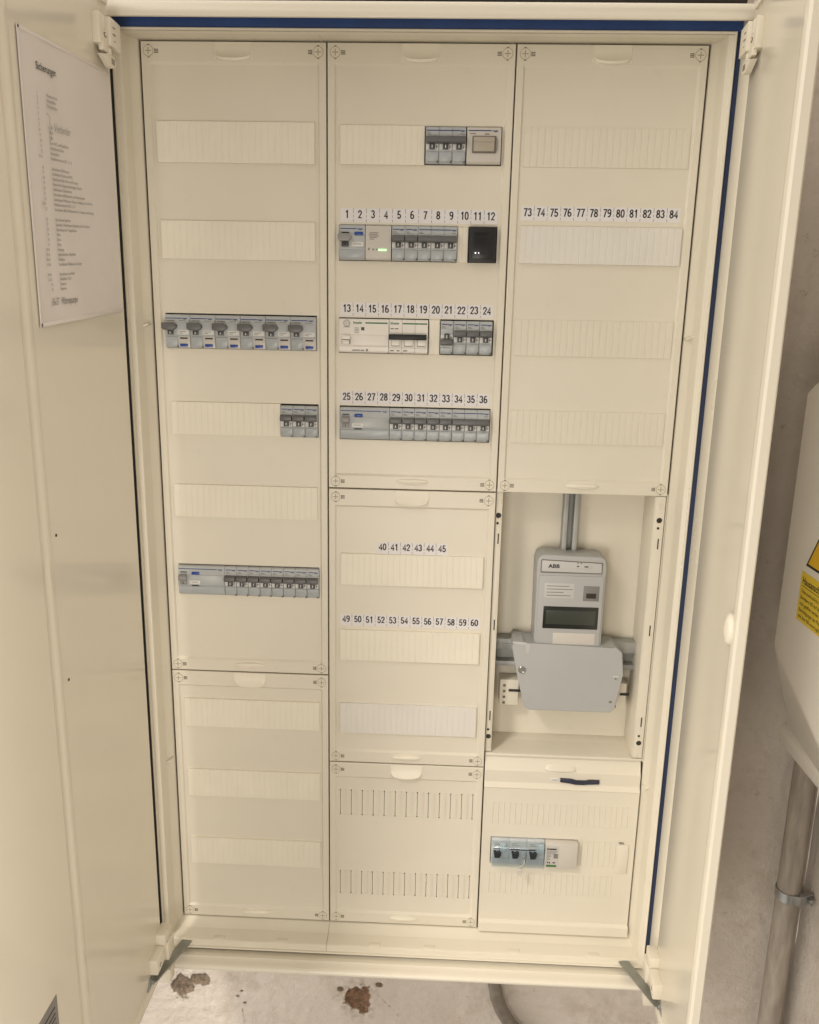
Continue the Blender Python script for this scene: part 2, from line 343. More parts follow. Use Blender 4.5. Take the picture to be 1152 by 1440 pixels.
def wall_back():
    xs = [-1500, -800, -400] + [-150 + 1.5 * i for i in range(360)] + [400 + 14 * i for i in range(50)] + [1098]
    zs = [-1300, -800, -500] + [-360 + 1.5 * i for i in range(110)] + [-190 + 26 * i for i in range(70)] + [1800, 2100, 2500]
    xs = sorted(set(xs)); zs = sorted(set(zs))
    b = MB(); V = []; A = []
    for z in zs:
        row = []
        for x in xs:
            y = 130 + 1.6 * noise.noise(Vector((x / 90, z / 90, 0))) + 0.7 * noise.noise(Vector((x / 22, z / 22, 3)))
            ma = ru = ri = 0.0
            if -160 < x < 420 and -370 < z < -180:
                for (cx, cz, rx, rz, sd, dep, mi) in HOLES:
                    if abs(x - cx) > 3 * rx or abs(z - cz) > 3 * rz: continue
                    d = crater(x, z, cx, cz, rx, rz, sd) + 0.10 * noise.noise(Vector((x / 4.0, z / 4.0, sd))) + 0.06 * noise.noise(Vector((x / 1.8, z / 1.8, sd)))
                    k = max(0.0, min(1.0, (1.06 - d) / 0.12))
                    if d < 1.0: y += 0.42 * dep * (1 - d ** 3) + (1.8 * noise.noise(Vector((x / 8, z / 8, sd))) + 0.9 * noise.noise(Vector((x / 3, z / 3, sd)))) * (1 - d) + 0.6 * (1 - d * d)
                    elif d < 1.3: y += 0.9 * (1.3 - d) / 0.3 * (0.4 + noise.noise(Vector((x / 5, z / 5, sd))))
                    if mi == 1: ma = max(ma, k)
                    else: ru = max(ru, k)
                    if rx > 12: ri = max(ri, max(0.0, min(1.0, (1.42 - d) / 0.2)) * max(0.0, 0.55 + 1.2 * noise.noise(Vector((x / 6, z / 6, 1 + sd)))))
                    if mi == 2: ru = max(ru, 0.42 * max(0.0, 1 - (d - 1) / 0.9) * max(0.0, 0.35 + 1.3 * noise.noise(Vector((x / 10, z / 10, 4)))))
                for (ax, az, bx, bz, wd) in SCRATCH:
                    t = max(0, min(1, ((x - ax) * (bx - ax) + (z - az) * (bz - az)) / ((bx - ax) ** 2 + (bz - az) ** 2)))
                    dd = math.hypot(x - ax - t * (bx - ax), z - az - t * (bz - az)) / wd
                    ru = max(ru, 0.8 * max(0.0, min(1.0, 1.2 - dd)) * max(0.0, min(1.0, 0.35 + 1.4 * noise.noise(Vector((x / 9, z / 9, 5))))))
            row.append(b.bm.verts.new((x, y, z))); A.append((ma, ru, min(1.0, ri)))
        V.append(row)
    for i in range(len(zs) - 1):
        for j in range(len(xs) - 1): b.bm.faces.new((V[i][j], V[i][j+1], V[i+1][j+1], V[i+1][j]))
    o = b.build('back_wall', [m_wall], None, 60)
    for k, nm in enumerate(('masonry', 'rust', 'rim')):
        at_ = o.data.attributes.new(nm, 'FLOAT', 'POINT'); at_.data.foreach_set('value', [q[k] for q in A])
    tag(o, 'white plastered wall with rough holes behind and below the cabinet', 'wall')
wall_back()
def wall_side():
    b = MB(); ys = [-1200, -900, -700] + [-500 + 18 * i for i in range(36)] + [148]; zs = [-1300, -800] + [-500 + 24 * i for i in range(80)] + [1800, 2500]
    V = [[b.bm.verts.new((1098 + 1.6 * noise.noise(Vector((y / 90, z / 90, 7))) + 0.7 * noise.noise(Vector((y / 24, z / 24, 9))), y, z)) for y in ys] for z in zs]
    for i in range(len(zs) - 1):
        for j in range(len(ys) - 1): b.bm.faces.new((V[i][j], V[i][j+1], V[i+1][j+1], V[i+1][j]))
    o = b.build('side_wall', m_wall, None, 60)
    tag(o, 'stained plaster wall on the right behind the grey conduit', 'wall')
wall_side()

# ================================================================== cabinet
cab = thing('electrical_cabinet', 'large open cream steel distribution cabinet with two swung out doors on a plaster wall', 'cabinet', (375, 130, -36))
CO = Vector((375, 130, -36))
def part(b, name, mats, parent=cab, smooth=35, recalc=True):
    """b is in cabinet coordinates; moves it relative to the cabinet's base point"""
    for v in b.bm.verts: v.co -= CO
    return b.build(name, mats, parent, smooth, recalc)
X0, X1, Z0, Z1 = -20, 768, -24, 1350    # inner lip of the frame
YL = -45
def rr(x0, x1, z0, z1, y, r, n=4):
    pts = []
    for (cx, cz, a) in ((x0+r, z0+r, 180), (x1-r, z0+r, 270), (x1-r, z1-r, 0), (x0+r, z1-r, 90)):
        for k in range(n + 1):
            t = math.radians(a + 90 * k / n); pts.append((cx + r * math.cos(t), y, cz + r * math.sin(t)))
    return pts
# steel body: channel, rounded front flange and outer sides
b = MB(); rings = []
for (y, dt, ds, db) in ((-30, 2, 2, 1.6), (-30, 22, 9, 3.2), (-50, 22, 9.2, 3.4), (-52, 22, 9.3, 2.2), (-60, 21, 9.5, 2.0), (-62, 20, 9.6, 3.4), (-70, 5, 10, 3.6), (-75, 2.6, 10.5, 4.4), (-78.5, 2.8, 11.5, 5.8), (-80, 6.5, 13, 8), (-80, 12, 14, 10), (-79, 17.5, 15.5, 11.6), (-76, 21, 16.5, 12.2), (-70, 22.5, 17, 12.4), (130, 23, 17, 12.4)):
    rings.append(rect(X0 - ds, X1 + ds, Z0 - db, Z1 + dt, y))
b.loft(rings)
part(b, 'body', m_frame)
b = MB(); b.loft([rect(X0 - 1, X1 + 1, Z0 - 1, Z1 + 1, y) for y in (-30, YL)] ); b.loft([rect(X0 - 1, X1 + 1, Z0 - 1, Z1 + 1, YL), rect(X0, X1, Z0, Z1, YL - 0.6), rect(X0 + 1.6, X1 - 1.6, Z0 + 1.6, Z1 - 1.6, YL)])
b.loft([rect(X0 + 1.6, X1 - 1.6, Z0 + 1.6, Z1 - 1.6, YL), rect(X0 + 1.6, X1 - 1.6, Z0 + 1.6, Z1 - 1.6, -30)])
part(b, 'lip', m_frame)
# blue sealing strip lying in the channel
b = MB()
b.box(X0 - 8.6, X1 + 8.6, -41, -31, Z1 + 1.8, Z1 + 20, 1.5)
part(b, 'blue_gasket', m_blue)
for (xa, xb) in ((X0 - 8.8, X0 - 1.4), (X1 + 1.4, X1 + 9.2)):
    b = MB(); b.box(xa, xb, -41, -31, Z0 + 2, Z1 + 1.4, 1.2); part(b, 'side_gasket', m_shadegasket_r if xa > 300 else m_shadegasket_l)
# moulded inner trim between the covers and the lip
b = MB()
prof = ((0.0, 6), (0.0, 1), (0.05, -0.5), (0.10, -1.6), (0.47, -13), (0.50, -15), (0.56, -36), (0.58, -38.6), (0.62, -39.6), (0.98, -41.5), (1.08, -42))
def trim_rect(t, y): return rect(-2 + (X0 + 2.2) * t + 2 * t, 752 + (X1 - 1.7 - 752) * t, -2 + (Z0 + 3.8) * t, 1351 + (Z1 - 2 - 1351) * t, y)
b.loft([trim_rect(t, y) for (t, y) in prof])
part(b, 'inner_trim', m_trim)
# little clips and ribs on the trim
for (x, z) in ((70, -19), (175, -19), (330, -19), (420, -19), (560, -19), (690, -19)):
    b = MB(); b.prism([(x-15, -19), (x-9, -12.5), (x+9, -12.5), (x+15, -19)], 'y', -37.5, -29, 0, 0.8); part(b, 'trim_clip', m_trim)
for x in (250, 500):
    pl = [(y, -2 + (Z0 + 3.8) * t) for (t, y) in prof[2:]]
    b = MB(); b.prism(pl + [(y, z + 0.35) for (y, z) in reversed(pl)], 'x', x - 0.45, x + 0.45); part(b, 'trim_joint', m_groove if x == 250 else m_trim)
    b = MB(); b.box(x - 7, x - 6, -40, -1, 1348.6, 1349.4); part(b, 'trim_joint', m_trim)
for (xa, xb, z) in ((-17, -3, 975), (752, 764, 975), (-17, -3, 292), (752, 762, 280)):
    b = MB(); b.prism([(xa, z), (xb, z + 6), (xb, z + 9), (xa, z + 3)], 'y', -16, 1.5, 0, 0.5); part(b, 'trim_clip', m_trim)
# closed interior behind the covers
b = MB(); b.loft([rect(-8, 758, -12, 1358, 6), rect(-8, 758, -12, 1358, 124)], 0, True, False, True)
b.bm.normal_update()
part(b, 'inner_housing', m_trim)

# ---------------------------------------------------------------- cover panels
def cover(name_label, x0, x1, ztop, zbot, rows, holes, grips=('t', 'b'), screws='tlbr', topin=25, botin=19):
    """ztop and zbot are measured downwards from the top of the covers; rows: (x, w, zc, h, kind)"""
    g = 0.9
    xa, xb, za, zb = x0 + g, x1 - g, 1350 - zbot + g, 1350 - ztop - g
    t = thing('cover_panel', name_label, 'cover panel', ((x0 + x1) / 2, 0, za), 'cream cover panels of the cabinet')
    off = Vector(((x0 + x1) / 2, 0, za))
    def add(b, name, mats, par=t, sm=35):
        for v in b.bm.verts: v.co -= off
        return b.build(name, mats, par, sm)
    b = MB(); si = 9.5
    ia = (xa + si, xb - si, za + botin, zb - topin)
    fd = 3.0
    b.loft([rect(xa, xb, za, zb, 14), rect(xa, xb, za, zb, 1.2), rect(xa + 0.4, xb - 0.4, za + 0.4, zb - 0.4, 0.35), rect(xa + 1.2, xb - 1.2, za + 1.2, zb - 1.2, 0), rect(ia[0] - 0.6, ia[1] + 0.6, ia[2] - 0.6, ia[3] + 0.6, 0), rect(ia[0], ia[1], ia[2], ia[3], 0.5), rect(ia[0] + 1.4, ia[1] - 1.4, ia[2] + 2.2, ia[3] - 2.2, fd - 0.4), rect(ia[0] + 2.0, ia[1] - 2.0, ia[2] + 2.8, ia[3] - 2.8, fd)])
    fa = (ia[0] + 2.0, ia[1] - 2.0, ia[2] + 2.8, ia[3] - 2.8)
    H = [(hx0, hx1, 1350 - hz1, 1350 - hz0) for (hx0, hx1, hz0, hz1) in holes]
    xs = sorted({fa[0], fa[1]} | {h[0] for h in H} | {h[1] for h in H}); zs = sorted({fa[2], fa[3]} | {h[2] for h in H} | {h[3] for h in H})
    for i in range(len(xs) - 1):
        for j in range(len(zs) - 1):
            cx, cz = (xs[i] + xs[i+1]) / 2, (zs[j] + zs[j+1]) / 2
            if any(h[0] < cx < h[1] and h[2] < cz < h[3] for h in H): continue
            b.quad([(xs[i], fd, zs[j]), (xs[i+1], fd, zs[j]), (xs[i+1], fd, zs[j+1]), (xs[i], fd, zs[j+1])])
    for h in H: b.loft([rect(*h, fd), rect(*h, 14)])
    bmesh.ops.remove_doubles(b.bm, verts=b.bm.verts[:], dist=0.01)
    add(b, 'plate', m_cover, sm=0)
    # quarter-turn screws with their print
    for (sx, sz, k) in ((xa + 10.5, zb - 12, 't'), (xb - 10.5, zb - 12, 't'), (xa + 10.5, za + 10, 'b'), (xb - 10.5, za + 10, 'b')):
        if k not in screws: continue
        q = MB(); q.cyl((sx, sz), 'y', 6.6, 0.2, -0.9, 28); q.torus((sx, -0.8, sz), 'y', 6.6, 0.32, 28, 2, 5)
        q.box(sx - 4.2, sx + 4.2, -1.05, -0.6, sz - 0.6, sz + 0.6, 0, 2); q.box(sx - 0.6, sx + 0.6, -1.08, -0.6, sz - 4.2, sz + 4.2, 0, 2)
        for dz in (7.6, -7.6): q.box(sx - 1.6, sx + 1.6, -0.12, 0.2, sz + dz - 0.5, sz + dz + 0.5, 0, 1)
        d = 1 if sx < (xa + xb) / 2 else -1
        lx = sx + d * 11
        for kk in range(3): q.box(lx - 2.4, lx + 2.4, -0.12, 0.2, sz + 1.2 - kk * 1.9, sz + 2.4 - kk * 1.9, 0, 1)
        q.box(lx - 2.5 * d - 0.4, lx - 2.5 * d + 0.4, -0.14, 0.2, sz - 3, sz + 3, 0, 1)
        add(q, 'quarter_turn_screw', [m_cover, m_mark, m_groove])
    # finger grips
    xc = (xa + xb) / 2
    for k in grips:
        q = MB()
        n = 14; W = 24
        if k == 't':
            rings = []
            for i in range(n + 1):
                u = -1 + 2 * i / n; c = max(0.0, 1 - u * u) ** 0.5; x = xc + W * u
                e = 0.25 + 0.75 * c
                rings.append([(x, 1.5, zb - 0.6), (x, 0.9 * 1 - 1.0, zb - 0.8), (x, -0.4 + 2.2 * c * 0, zb - 9), (x, -0.4 - 3.4 * e, zb - 13 - 5.5 * c), (x, -0.4 - 6.4 * e, zb - 15.5 - 6.0 * c), (x, -0.2 - 5.0 * e, zb - 17.5 - 6.6 * c), (x, 2.8, zb - 18.5 - 7.0 * c)])
            q.loft(rings, 0, False)
            q.box(xc - W - 1.5, xc - W + 0.3, -0.7, 0.4, zb - 22, zb - 0.8, 0.3); q.box(xc + W - 0.3, xc + W + 1.5, -0.7, 0.4, zb - 22, zb - 0.8, 0.3)
        else:
            rings = []
            for i in range(n + 1):
                u = -1 + 2 * i / n; c = max(0.0, 1 - u * u) ** 0.5; x = xc + W * u
                rings.append([(x, 0.6, za + 12.6 + 4.2 * c), (x, -3.6 * c - 0.2, za + 12.4 + 2.6 * c), (x, -5.0 * c - 0.2, za + 12.2 - 0.2 * c), (x, -4.0 * c - 0.2, za + 12.0 - 3.0 * c), (x, 0.6, za + 11.8 - 4.4 * c)])
            q.loft(rings, 0, False)
        add(q, 'finger_grip', m_strip)
    for (rx, rw, zc, rh, kind) in rows:
        blank(add, rx, rw, 1350 - zc, rh, kind)
    return t, add

def blank(add, x, w_, zc, h, kind):
    b = MB(); hi, pitch = {'raised': (-0.5, 9.0), 'flat': (2.2, 9.0), 'pale': (-0.4, 9.0), 'low': (1.4, 9.0)}[kind]
    back = 3.6
    pts = [(x, back), (x, hi + 0.5), (x + 0.5, hi)]
    n = max(1, int(round(w_ / pitch)))
    gd = 0.42 if kind in ('raised', 'pale') else 0.55
    for i in range(n):
        a = x + w_ * i / n; e = x + w_ * (i + 1) / n
        if i: pts += [(a - 0.75, hi), (a - 0.3, hi + gd), (a + 0.3, hi + gd), (a + 0.75, hi)]
        # each segment keeps a slightly uneven set, as snapped-in blanks do
    pts += [(x + w_ - 0.5, hi), (x + w_, hi + 0.5), (x + w_, back)]
    z0, z1 = zc - h / 2, zc + h / 2
    A = [(p[0], p[1], z0 + 0.5) for p in pts]; Bq = [(p[0], p[1], z1 - 0.5) for p in pts]
    Ab = [(p[0], back, z0) for p in pts]; Bb = [(p[0], back, z1) for p in pts]
    b.loft([Ab, A, Bq, Bb], 0, False)
    add(b, 'blanking_strip', {'pale': m_strip_new, 'flat': m_cover, 'low': m_cover}.get(kind, m_strip), sm=20)

def number_strip(add, nums, x0, zc, label_h=17, size=10.6, faint=()):
    z = 1350 - zc
    b = MB(); n = len(nums)
    b.box(x0, x0 + 18 * n, 2.75, 3.2, z - label_h * 0.58, z + label_h * 0.5)
    st = add(b, 'number_strip', m_paper)
    q = MB()
    for i, k in enumerate(nums):
        if k is not None:
            q.digits(str(k), x0 + 18 * i + 9, 2.66, z - size * 0.42 + random.uniform(-0.25, 0.25), size)
        if i:
            for (za, zb) in ((0.5, 0.12), (-0.02, -0.2), (-0.34, -0.55)):
                q.box(x0 + 18 * i - 0.3, x0 + 18 * i + 0.3, 2.62, 2.9, z + label_h * zb, z + label_h * za, 0, 1)
    for v in q.bm.verts: pass
    o = add(q, 'printed_numbers', [m_ink, m_faint], par=t_holder(st))
    return st
def t_holder(st): return st

RW = 216
covL, addL = cover('tall upper left cream cover panel with six breakers in one row', 0, 250, 0, 900,
    [(17, RW, 125, 53, 'raised'), (17, RW, 252, 52, 'raised'), (20, 160.5, 501, 48, 'raised'), (18, RW, 625, 50, 'raised')],
    [(16.5, 234.5, 351.5, 401), (180.5, 236, 477, 526), (18.5, 236, 725, 774)])
covL2, addL2 = cover('lower left cream cover panel with three blank strips and no devices', 0, 250, 900, 1350,
    [(19, RW, 972, 49, 'raised'), (19, RW, 1097, 49, 'raised'), (19, RW, 1223, 49, 'raised')], [], topin=24)
covM, addM = cover('upper middle cream cover panel with device rows numbered 1 to 36', 250, 500, 0, 600,
    [(268, 114, 126, 50, 'raised'), (430.5, 14.5, 253, 47, 'raised'), (394.5, 15, 378, 48, 'raised')],
    [(382.5, 486, 101, 150), (266, 430, 228, 276), (445.5, 485, 228, 276), (266, 394, 353, 402.5), (410, 485.5, 353, 402.5), (267, 486, 477.5, 527)])
number_strip(addM, range(1, 13), 268, 215); number_strip(addM, range(13, 25), 268, 341); number_strip(addM, range(25, 37), 268, 465)
covN, addN = cover('middle cream cover panel with white number strips 40 to 45 and 49 to 60', 250, 500, 600, 1050,
    [(269, RW, 725, 50, 'raised'), (268, RW, 848, 51, 'raised'), (268, RW, 972, 52, 'pale')], [])
number_strip(addN, range(40, 46), 323, 690); number_strip(addN, range(49, 61), 268, 807)
vent = []
for (za, zb) in ((1101, 1147), (1252, 1296)):
    for i in range(13):
        x = 268 + 18 * i
        vent.append((x - 0.38, x + 0.38, za + 2.0, zb - 2.0)); vent.append((x - 1.0, x + 1.0, za, za + 2.0)); vent.append((x - 1.0, x + 1.0, zb - 2.0, zb))
covV, addV = cover('lowest middle cream cover panel with two rows of narrow vent slots', 250, 500, 1050, 1350, [], vent)
for (za, zb) in ((1101, 1147), (1252, 1296)):
    b = MB()
    for i in range(12):
        x = 268 + 18 * i
        b.box(x + 8.4, x + 9.6, 1.9, 3.3, 1350 - zb, 1350 - za); b.box(x + 1.5, x + 8.0, 2.75, 3.3, 1350 - zb + 0.5, 1350 - zb + 1.2); b.box(x + 10, x + 16.5, 2.75, 3.3, 1350 - za - 1.2, 1350 - za - 0.5)
    addV(b, 'vent_ribs', m_cover)
covR, addR = cover('upper right cream cover panel numbered 73 to 84 without any devices', 500, 750, 0, 600,
    [(516, 220, 126, 50, 'low'), (516, 220, 251, 50, 'pale'), (516, 220, 376, 51, 'low'), (516, 220, 502, 48, 'low')], [])
number_strip(addR, range(73, 85), 516, 209)

# hinged hood over the main switch, bottom right
def hood():
    x0, x1 = 501.2, 749
    t = thing('cover_panel', 'lower right cream hood with dark blue latch and main switch in its window', 'cover panel', (625, 0, 0), 'cream cover panels of the cabinet')
    off = Vector((625, 0, 0))
    def add(b, name, mats, par=t, sm=35):
        for v in b.bm.verts: v.co -= off
        return b.build(name, mats, par, sm)
    b = MB(); F = -6
    # side outline with sloped top, band, step, plate and lower lip
    prof = [(16, 322), (14, 324), (9, 322), (2, 299), (0, 296), (0, 276), (-0.6, 274.5), (F + 1.8, 268), (F + 2.5, 266)]
    b.loft([[(x, y, z) for (y, z) in prof] for x in (x0, x1)], 0, False)
    b.loft([[(x, y, z) for (y, z) in ((F + 2.5, 22), (F - 2, 19), (F - 2.6, 17), (F - 2.6, 2), (F, 0.6), (16, 0.6))] for x in (x0, x1)], 0, False)
    h = (515.5, 656.5, 129.5, 178.5)
    xs = [x0, h[0], h[1], x1]; zs = [22, h[2], h[3], 266]; Y = F + 2.5
    for i in range(3):
        for j in range(3):
            if (i, j) != (1, 1): b.quad([(xs[i], Y, zs[j]), (xs[i+1], Y, zs[j]), (xs[i+1], Y, zs[j+1]), (xs[i], Y, zs[j+1])])
    b.loft([rect(*h, Y), rect(*h, 16)])
    side = [(16, 0.6), (F, 0.6), (F - 2.6, 2), (F - 2.6, 17), (F + 2.5, 22), (F + 2.5, 266), (F + 1.8, 268), (-0.6, 274.5), (0, 276), (0, 296), (2, 299), (9, 322), (16, 322)]
    for x in (x0, x1): b.quad([(x, y, z) for (y, z) in side])
    bmesh.ops.remove_doubles(b.bm, verts=b.bm.verts[:], dist=0.01)
    add(b, 'hood_plate', m_cover, sm=0)
    b = MB(); n = 14; rings = []
    for i in range(n + 1):
        u = -1 + 2 * i / n; c = max(0, 1 - u * u) ** 0.5; x = 622 + 24 * u
        rings.append([(x, 6, 307 + 3 * c), (x, 3 - 3 * c, 303 + 1 * c), (x, 0.8 - 3 * c, 300 - 1 * c), (x, 1, 298 - 3 * c)])
    b.loft(rings, 0, False); add(b, 'finger_grip', m_cover)
    b = MB(); b.prism([(622, 287), (640, 286.3), (648, 284), (662, 284), (668, 286), (684, 286), (684, 279), (668, 279), (660, 277), (646, 277), (638, 279.5), (622, 280.5)], 'y', -3.0, 1.5, 0, 0.6)
    add(b, 'latch', m_navy)
    b = MB(); b.box(607, 619, -0.4, 0.4, 279, 286, 0.1); b.box(609, 617, -0.55, -0.3, 282.3, 283.1, 0, 1); add(b, 'latch_label', [m_white, m_mark])
    def lines(x, w_, z0, z1, name):
        q = MB(); n = int(w_ / 9); Y2 = F + 2.5
        for i in range(n + 1): 
            xx = x + w_ * i / n; q.prism([(xx - 0.7, Y2 + 0.2), (xx, Y2 - 0.9), (xx + 0.7, Y2 + 0.2)], 'z', z0, z1)
        q.box(x, x + w_, Y2 - 0.3, Y2 + 0.2, z1 - 0.4, z1 + 0.4); q.box(x, x + w_, Y2 - 0.3, Y2 + 0.2, z0 - 0.4, z0 + 0.4)
        add(q, name, m_cover)
    lines(517, 216, 203, 241, 'break_out_ribs'); lines(516, 200, 74, 112, 'break_out_ribs'); lines(664, 54, 130, 176, 'break_out_ribs')
    b = MB(); b.box(722.5, 739, F + 0.6, F + 4, 120, 173, 0.8); b.box(722.5, 731, F - 0.2, F + 4, 175.5, 177, 0.2, 1); b.box(737.6, 738.6, F + 0.2, F + 3, 122, 165, 0.1)
    add(b, 'side_flap', [m_cover, m_mark])
hood()

# ---------------------------------------------------------------- meter bay
b = MB()
# bay walls: left, right, top, shelf; back panel is the inner housing's own pale board
b.box(500.5, 502, 15, 122, 318, 752); b.box(750, 751.5, 4, 122, 318, 752); b.box(500.5, 751.5, 4, 122, 752, 753.5)
part(b, 'bay_wall', m_trim)
b = MB(); b.box(502, 750, 62, 65, 322, 752); part(b, 'bay_back_board', m_cover)
b = MB(); b.prism([(62, 331), (44, 327), (14, 324.5), (3, 324), (3, 320), (62, 320)], 'x', 502, 749.5, 0, 0.8); part(b, 'bay_shelf', m_cover)
def leg(x0, x1, y, facing):
    b = MB(); H = [(750 - z, r) for (z, r) in ()]
    b.box(x0, x1, y, y + 2, 326, 750, 0.4)
    xc = (x0 + x1) / 2
    for (z, s) in ((714, 1), (352, -1)):
        b.cyl((xc, z), 'y', 4.4, y + 0.3, y - 0.25, 18, 1); b.torus((xc, y - 0.2, z), 'y', 4.6, 0.5, 18, 0)
        b.cyl((xc - 0.8, z - 12 * s), 'y', 2.0, y + 0.3, y - 0.25, 12, 1)
        b.torus((xc + 0.5, y - 0.2, z + 22 * s), 'y', 3.2, 0.5, 14, 0)
        b.box(xc + 0.2, xc + 2.0, y - 0.3, y + 0.3, z - 36 * s - 8, z - 36 * s + 8, 0, 1)
    b.box(xc + 0.2, xc + 2.0, y - 0.3, y + 0.3, 532, 549, 0, 1)
    if facing == 'R': b.box(x0 - 1.5, x0, y, 61, 326, 750, 0.4)
    else: b.box(x1, x1 + 1.5, y, 61, 326, 750, 0.4)
    part(b, 'mounting_leg', [m_cover, m_dark])
leg(734.5, 748.5, 2, 'R'); leg(500.8, 508.5, 6, 'L')
# steel rails of the meter frame
rails = thing('meter_mounting_rail', 'grey zinc vertical rail running up behind the electricity meter', 'rail', (618, 61, 480))
b = MB(); b.box(-11.5, -4.5, -22, -6, 0, 275, 0.8); b.box(4.5, 11.5, -22, -6, 0, 275, 0.8); b.box(-11.5, 11.5, -7, -3, 0, 275, 0.5); b.box(-15, -11.6, -9, -4, 95, 150, 0.5); b.box(11.6, 15, -9, -4, 95, 150, 0.5)
b.build('rail_profile', m_rail, rails)
rails2 = thing('meter_mounting_rail', 'grey zinc horizontal rail sticking out at both sides of the electricity meter', 'rail', (622, 61, 482))
b = MB(); b.box(-114, 114, -24, -8, 6, 24, 0.8); b.box(-114, 114, -24, -8, -22, -14, 0.8); b.box(-114, 114, -9, -4, -22, 24, 0.5); b.box(-112, -60, -25.5, -24.2, 14, 16.5, 0.3)
b.build('rail_profile', m_rail, rails2)
def terminal(x, lab, w_):
    t = thing('terminal_block', lab, 'terminal block', (x, 61, 415), 'terminal blocks behind the meter')
    b = MB(); b.box(-w_ / 2, w_ / 2, -26, 0, -22, 22, 1.2); b.build('block_body', m_cover, t)
    b = MB()
    for k in range(4): b.box(-w_ / 2 + 5, -w_ / 2 + 9, -26.6, -25, 12 - 10 * k - 2, 12 - 10 * k + 2, 0.2)
    b.build('terminal_slots', m_mark, t)
    b = MB(); b.box(-w_ / 2 + 14, w_ / 2 + 4, -27.5, -25.5, 2, 6, 0.3); b.build('bridge_bar', m_dark, t)
terminal(537, 'white terminal block peeking out left of the meter cover', 30); terminal(712, 'white terminal block peeking out right of the meter cover', 24)

def meter():
    t = thing('electricity_meter', 'grey electricity meter with dark display and wide terminal cover in the open bay', 'meter', (617, 56, 400))
    off = Vector((617, 56, 400))
    def add(b, name, mats, par=t, sm=35):
        for v in b.bm.verts: v.co.y = 10 + v.co.y * 0.5; v.co.x += 3; v.co -= off
        return b.build(name, mats, par, sm)
    b = MB(); b.prism([(566, 500), (564, 640), (567, 650), (575, 654), (660, 652), (667, 648), (668, 640), (669, 500)], 'y', 0, 92, 0, 2.2, 3)
    body = add(b, 'meter_housing', m_meter)
    b = MB(); b.prism([(570, 628), (571, 646), (661, 643), (662, 627)], 'y', -1.2, 1, 0, 0.5); b.box(570.5, 662, -1.6, 0, 626, 627.4, 0, 1)
    b.prism([(570.5, 645.6), (571, 646.8), (661.4, 643.8), (661.2, 642.6)], 'y', -1.7, 0, 1); b.box(569.6, 570.8, -1.7, 0, 627, 646, 0, 1); b.box(661.4, 662.6, -1.7, 0, 627, 643.4, 0, 1)
    add(b, 'header_plate', [m_meter2, m_mark])
    b = MB(); b.text('ABB', 581, -1.3, 634, 8.2, 0, 1.15, 0.035); add(b, 'maker_lettering', m_ink)
    b = MB(); b.box(621, 645, -3.2, -1, 634, 641, 1.0); b.box(623.5, 627, -3.5, -3, 637, 638.6, 0, 1); b.box(635, 641, -3.5, -3, 636.4, 638.2, 0, 1)
    b.box(624, 626, -1.5, 0, 642, 643.2, 0, 1); b.box(629, 631, -1.5, 0, 642, 643.2, 0, 1)
    add(b, 'slide_button', [m_meter2, m_ink])
    b = MB(); b.box(568, 666, -3.4, 1, 506, 622, 1.6); add(b, 'front_panel', m_meter)
    b = MB(); b.box(577, 661, -4.6, -3, 537, 573, 1.2); b.box(581, 657, -4.9, -4.2, 544, 567, 0.2, 1); add(b, 'display', [m_lcd, m_lcdin])
    b = MB(); b.box(636, 660, -4.6, -3, 583, 607, 1.5); b.box(640, 656, -5.0, -4, 587, 596, 0.6, 1); add(b, 'optical_port', [m_label, m_dark])
    b = MB(); b.box(577, 622, -3.7, -3, 586, 610, 0.1); add(b, 'rating_label', m_meter2)
    b = MB()
    for k, l in enumerate((34, 40, 26, 37)): b.box(580, 580 + l, -3.85, -3.6, 605 - 5 * k, 606.2 - 5 * k)
    add(b, 'label_print', m_faint)
    b = MB(); b.box(594, 658, -3.8, -3, 512, 530, 0.1)
    add(b, 'lower_label', m_spd)
    # terminal cover
    b = MB(); b.prism([(532, 505), (535, 514), (550, 513.4), (553, 511), (690, 511), (702, 501), (706, 465), (697, 407), (690, 400.5), (564, 400.5), (556, 405), (544, 450)], 'y', -10, 84, 0, 3.0, 4)
    tcv = add(b, 'terminal_cover', m_meter)
    b = MB(); b.prism([(533, 514.6), (552, 514), (560, 509), (558.5, 496), (553, 496), (553, 509.5), (533, 511.5)], 'y', -10.7, -9, 0, 0.3); add(b, 'cover_tab', m_meter2)
    for (x, z, r) in ((549, 468.5, 6.4),):
        q = MB(); q.cyl((x, z), 'y', r, -9, -13, 24, 0, r * 0.92); q.torus((x, -13, z), 'y', r * 0.72, 1.0, 24, 0); q.cyl((x, z), 'y', r * 0.5, -12, -13.4, 6, 1)
        add(q, 'sealing_screw', [m_brass, m_label])
    q = MB(); q.box(690, 700, -12, -9, 460, 464, 0.6); q.box(693, 696, -12.6, -11, 457, 461, 0.3, 1); add(q, 'seal_hook', [m_meter2, m_label])
    q = MB(); q.box(687, 692, -10.8, -9, 417, 421, 0.5); add(q, 'latch_mark', m_label)
meter()

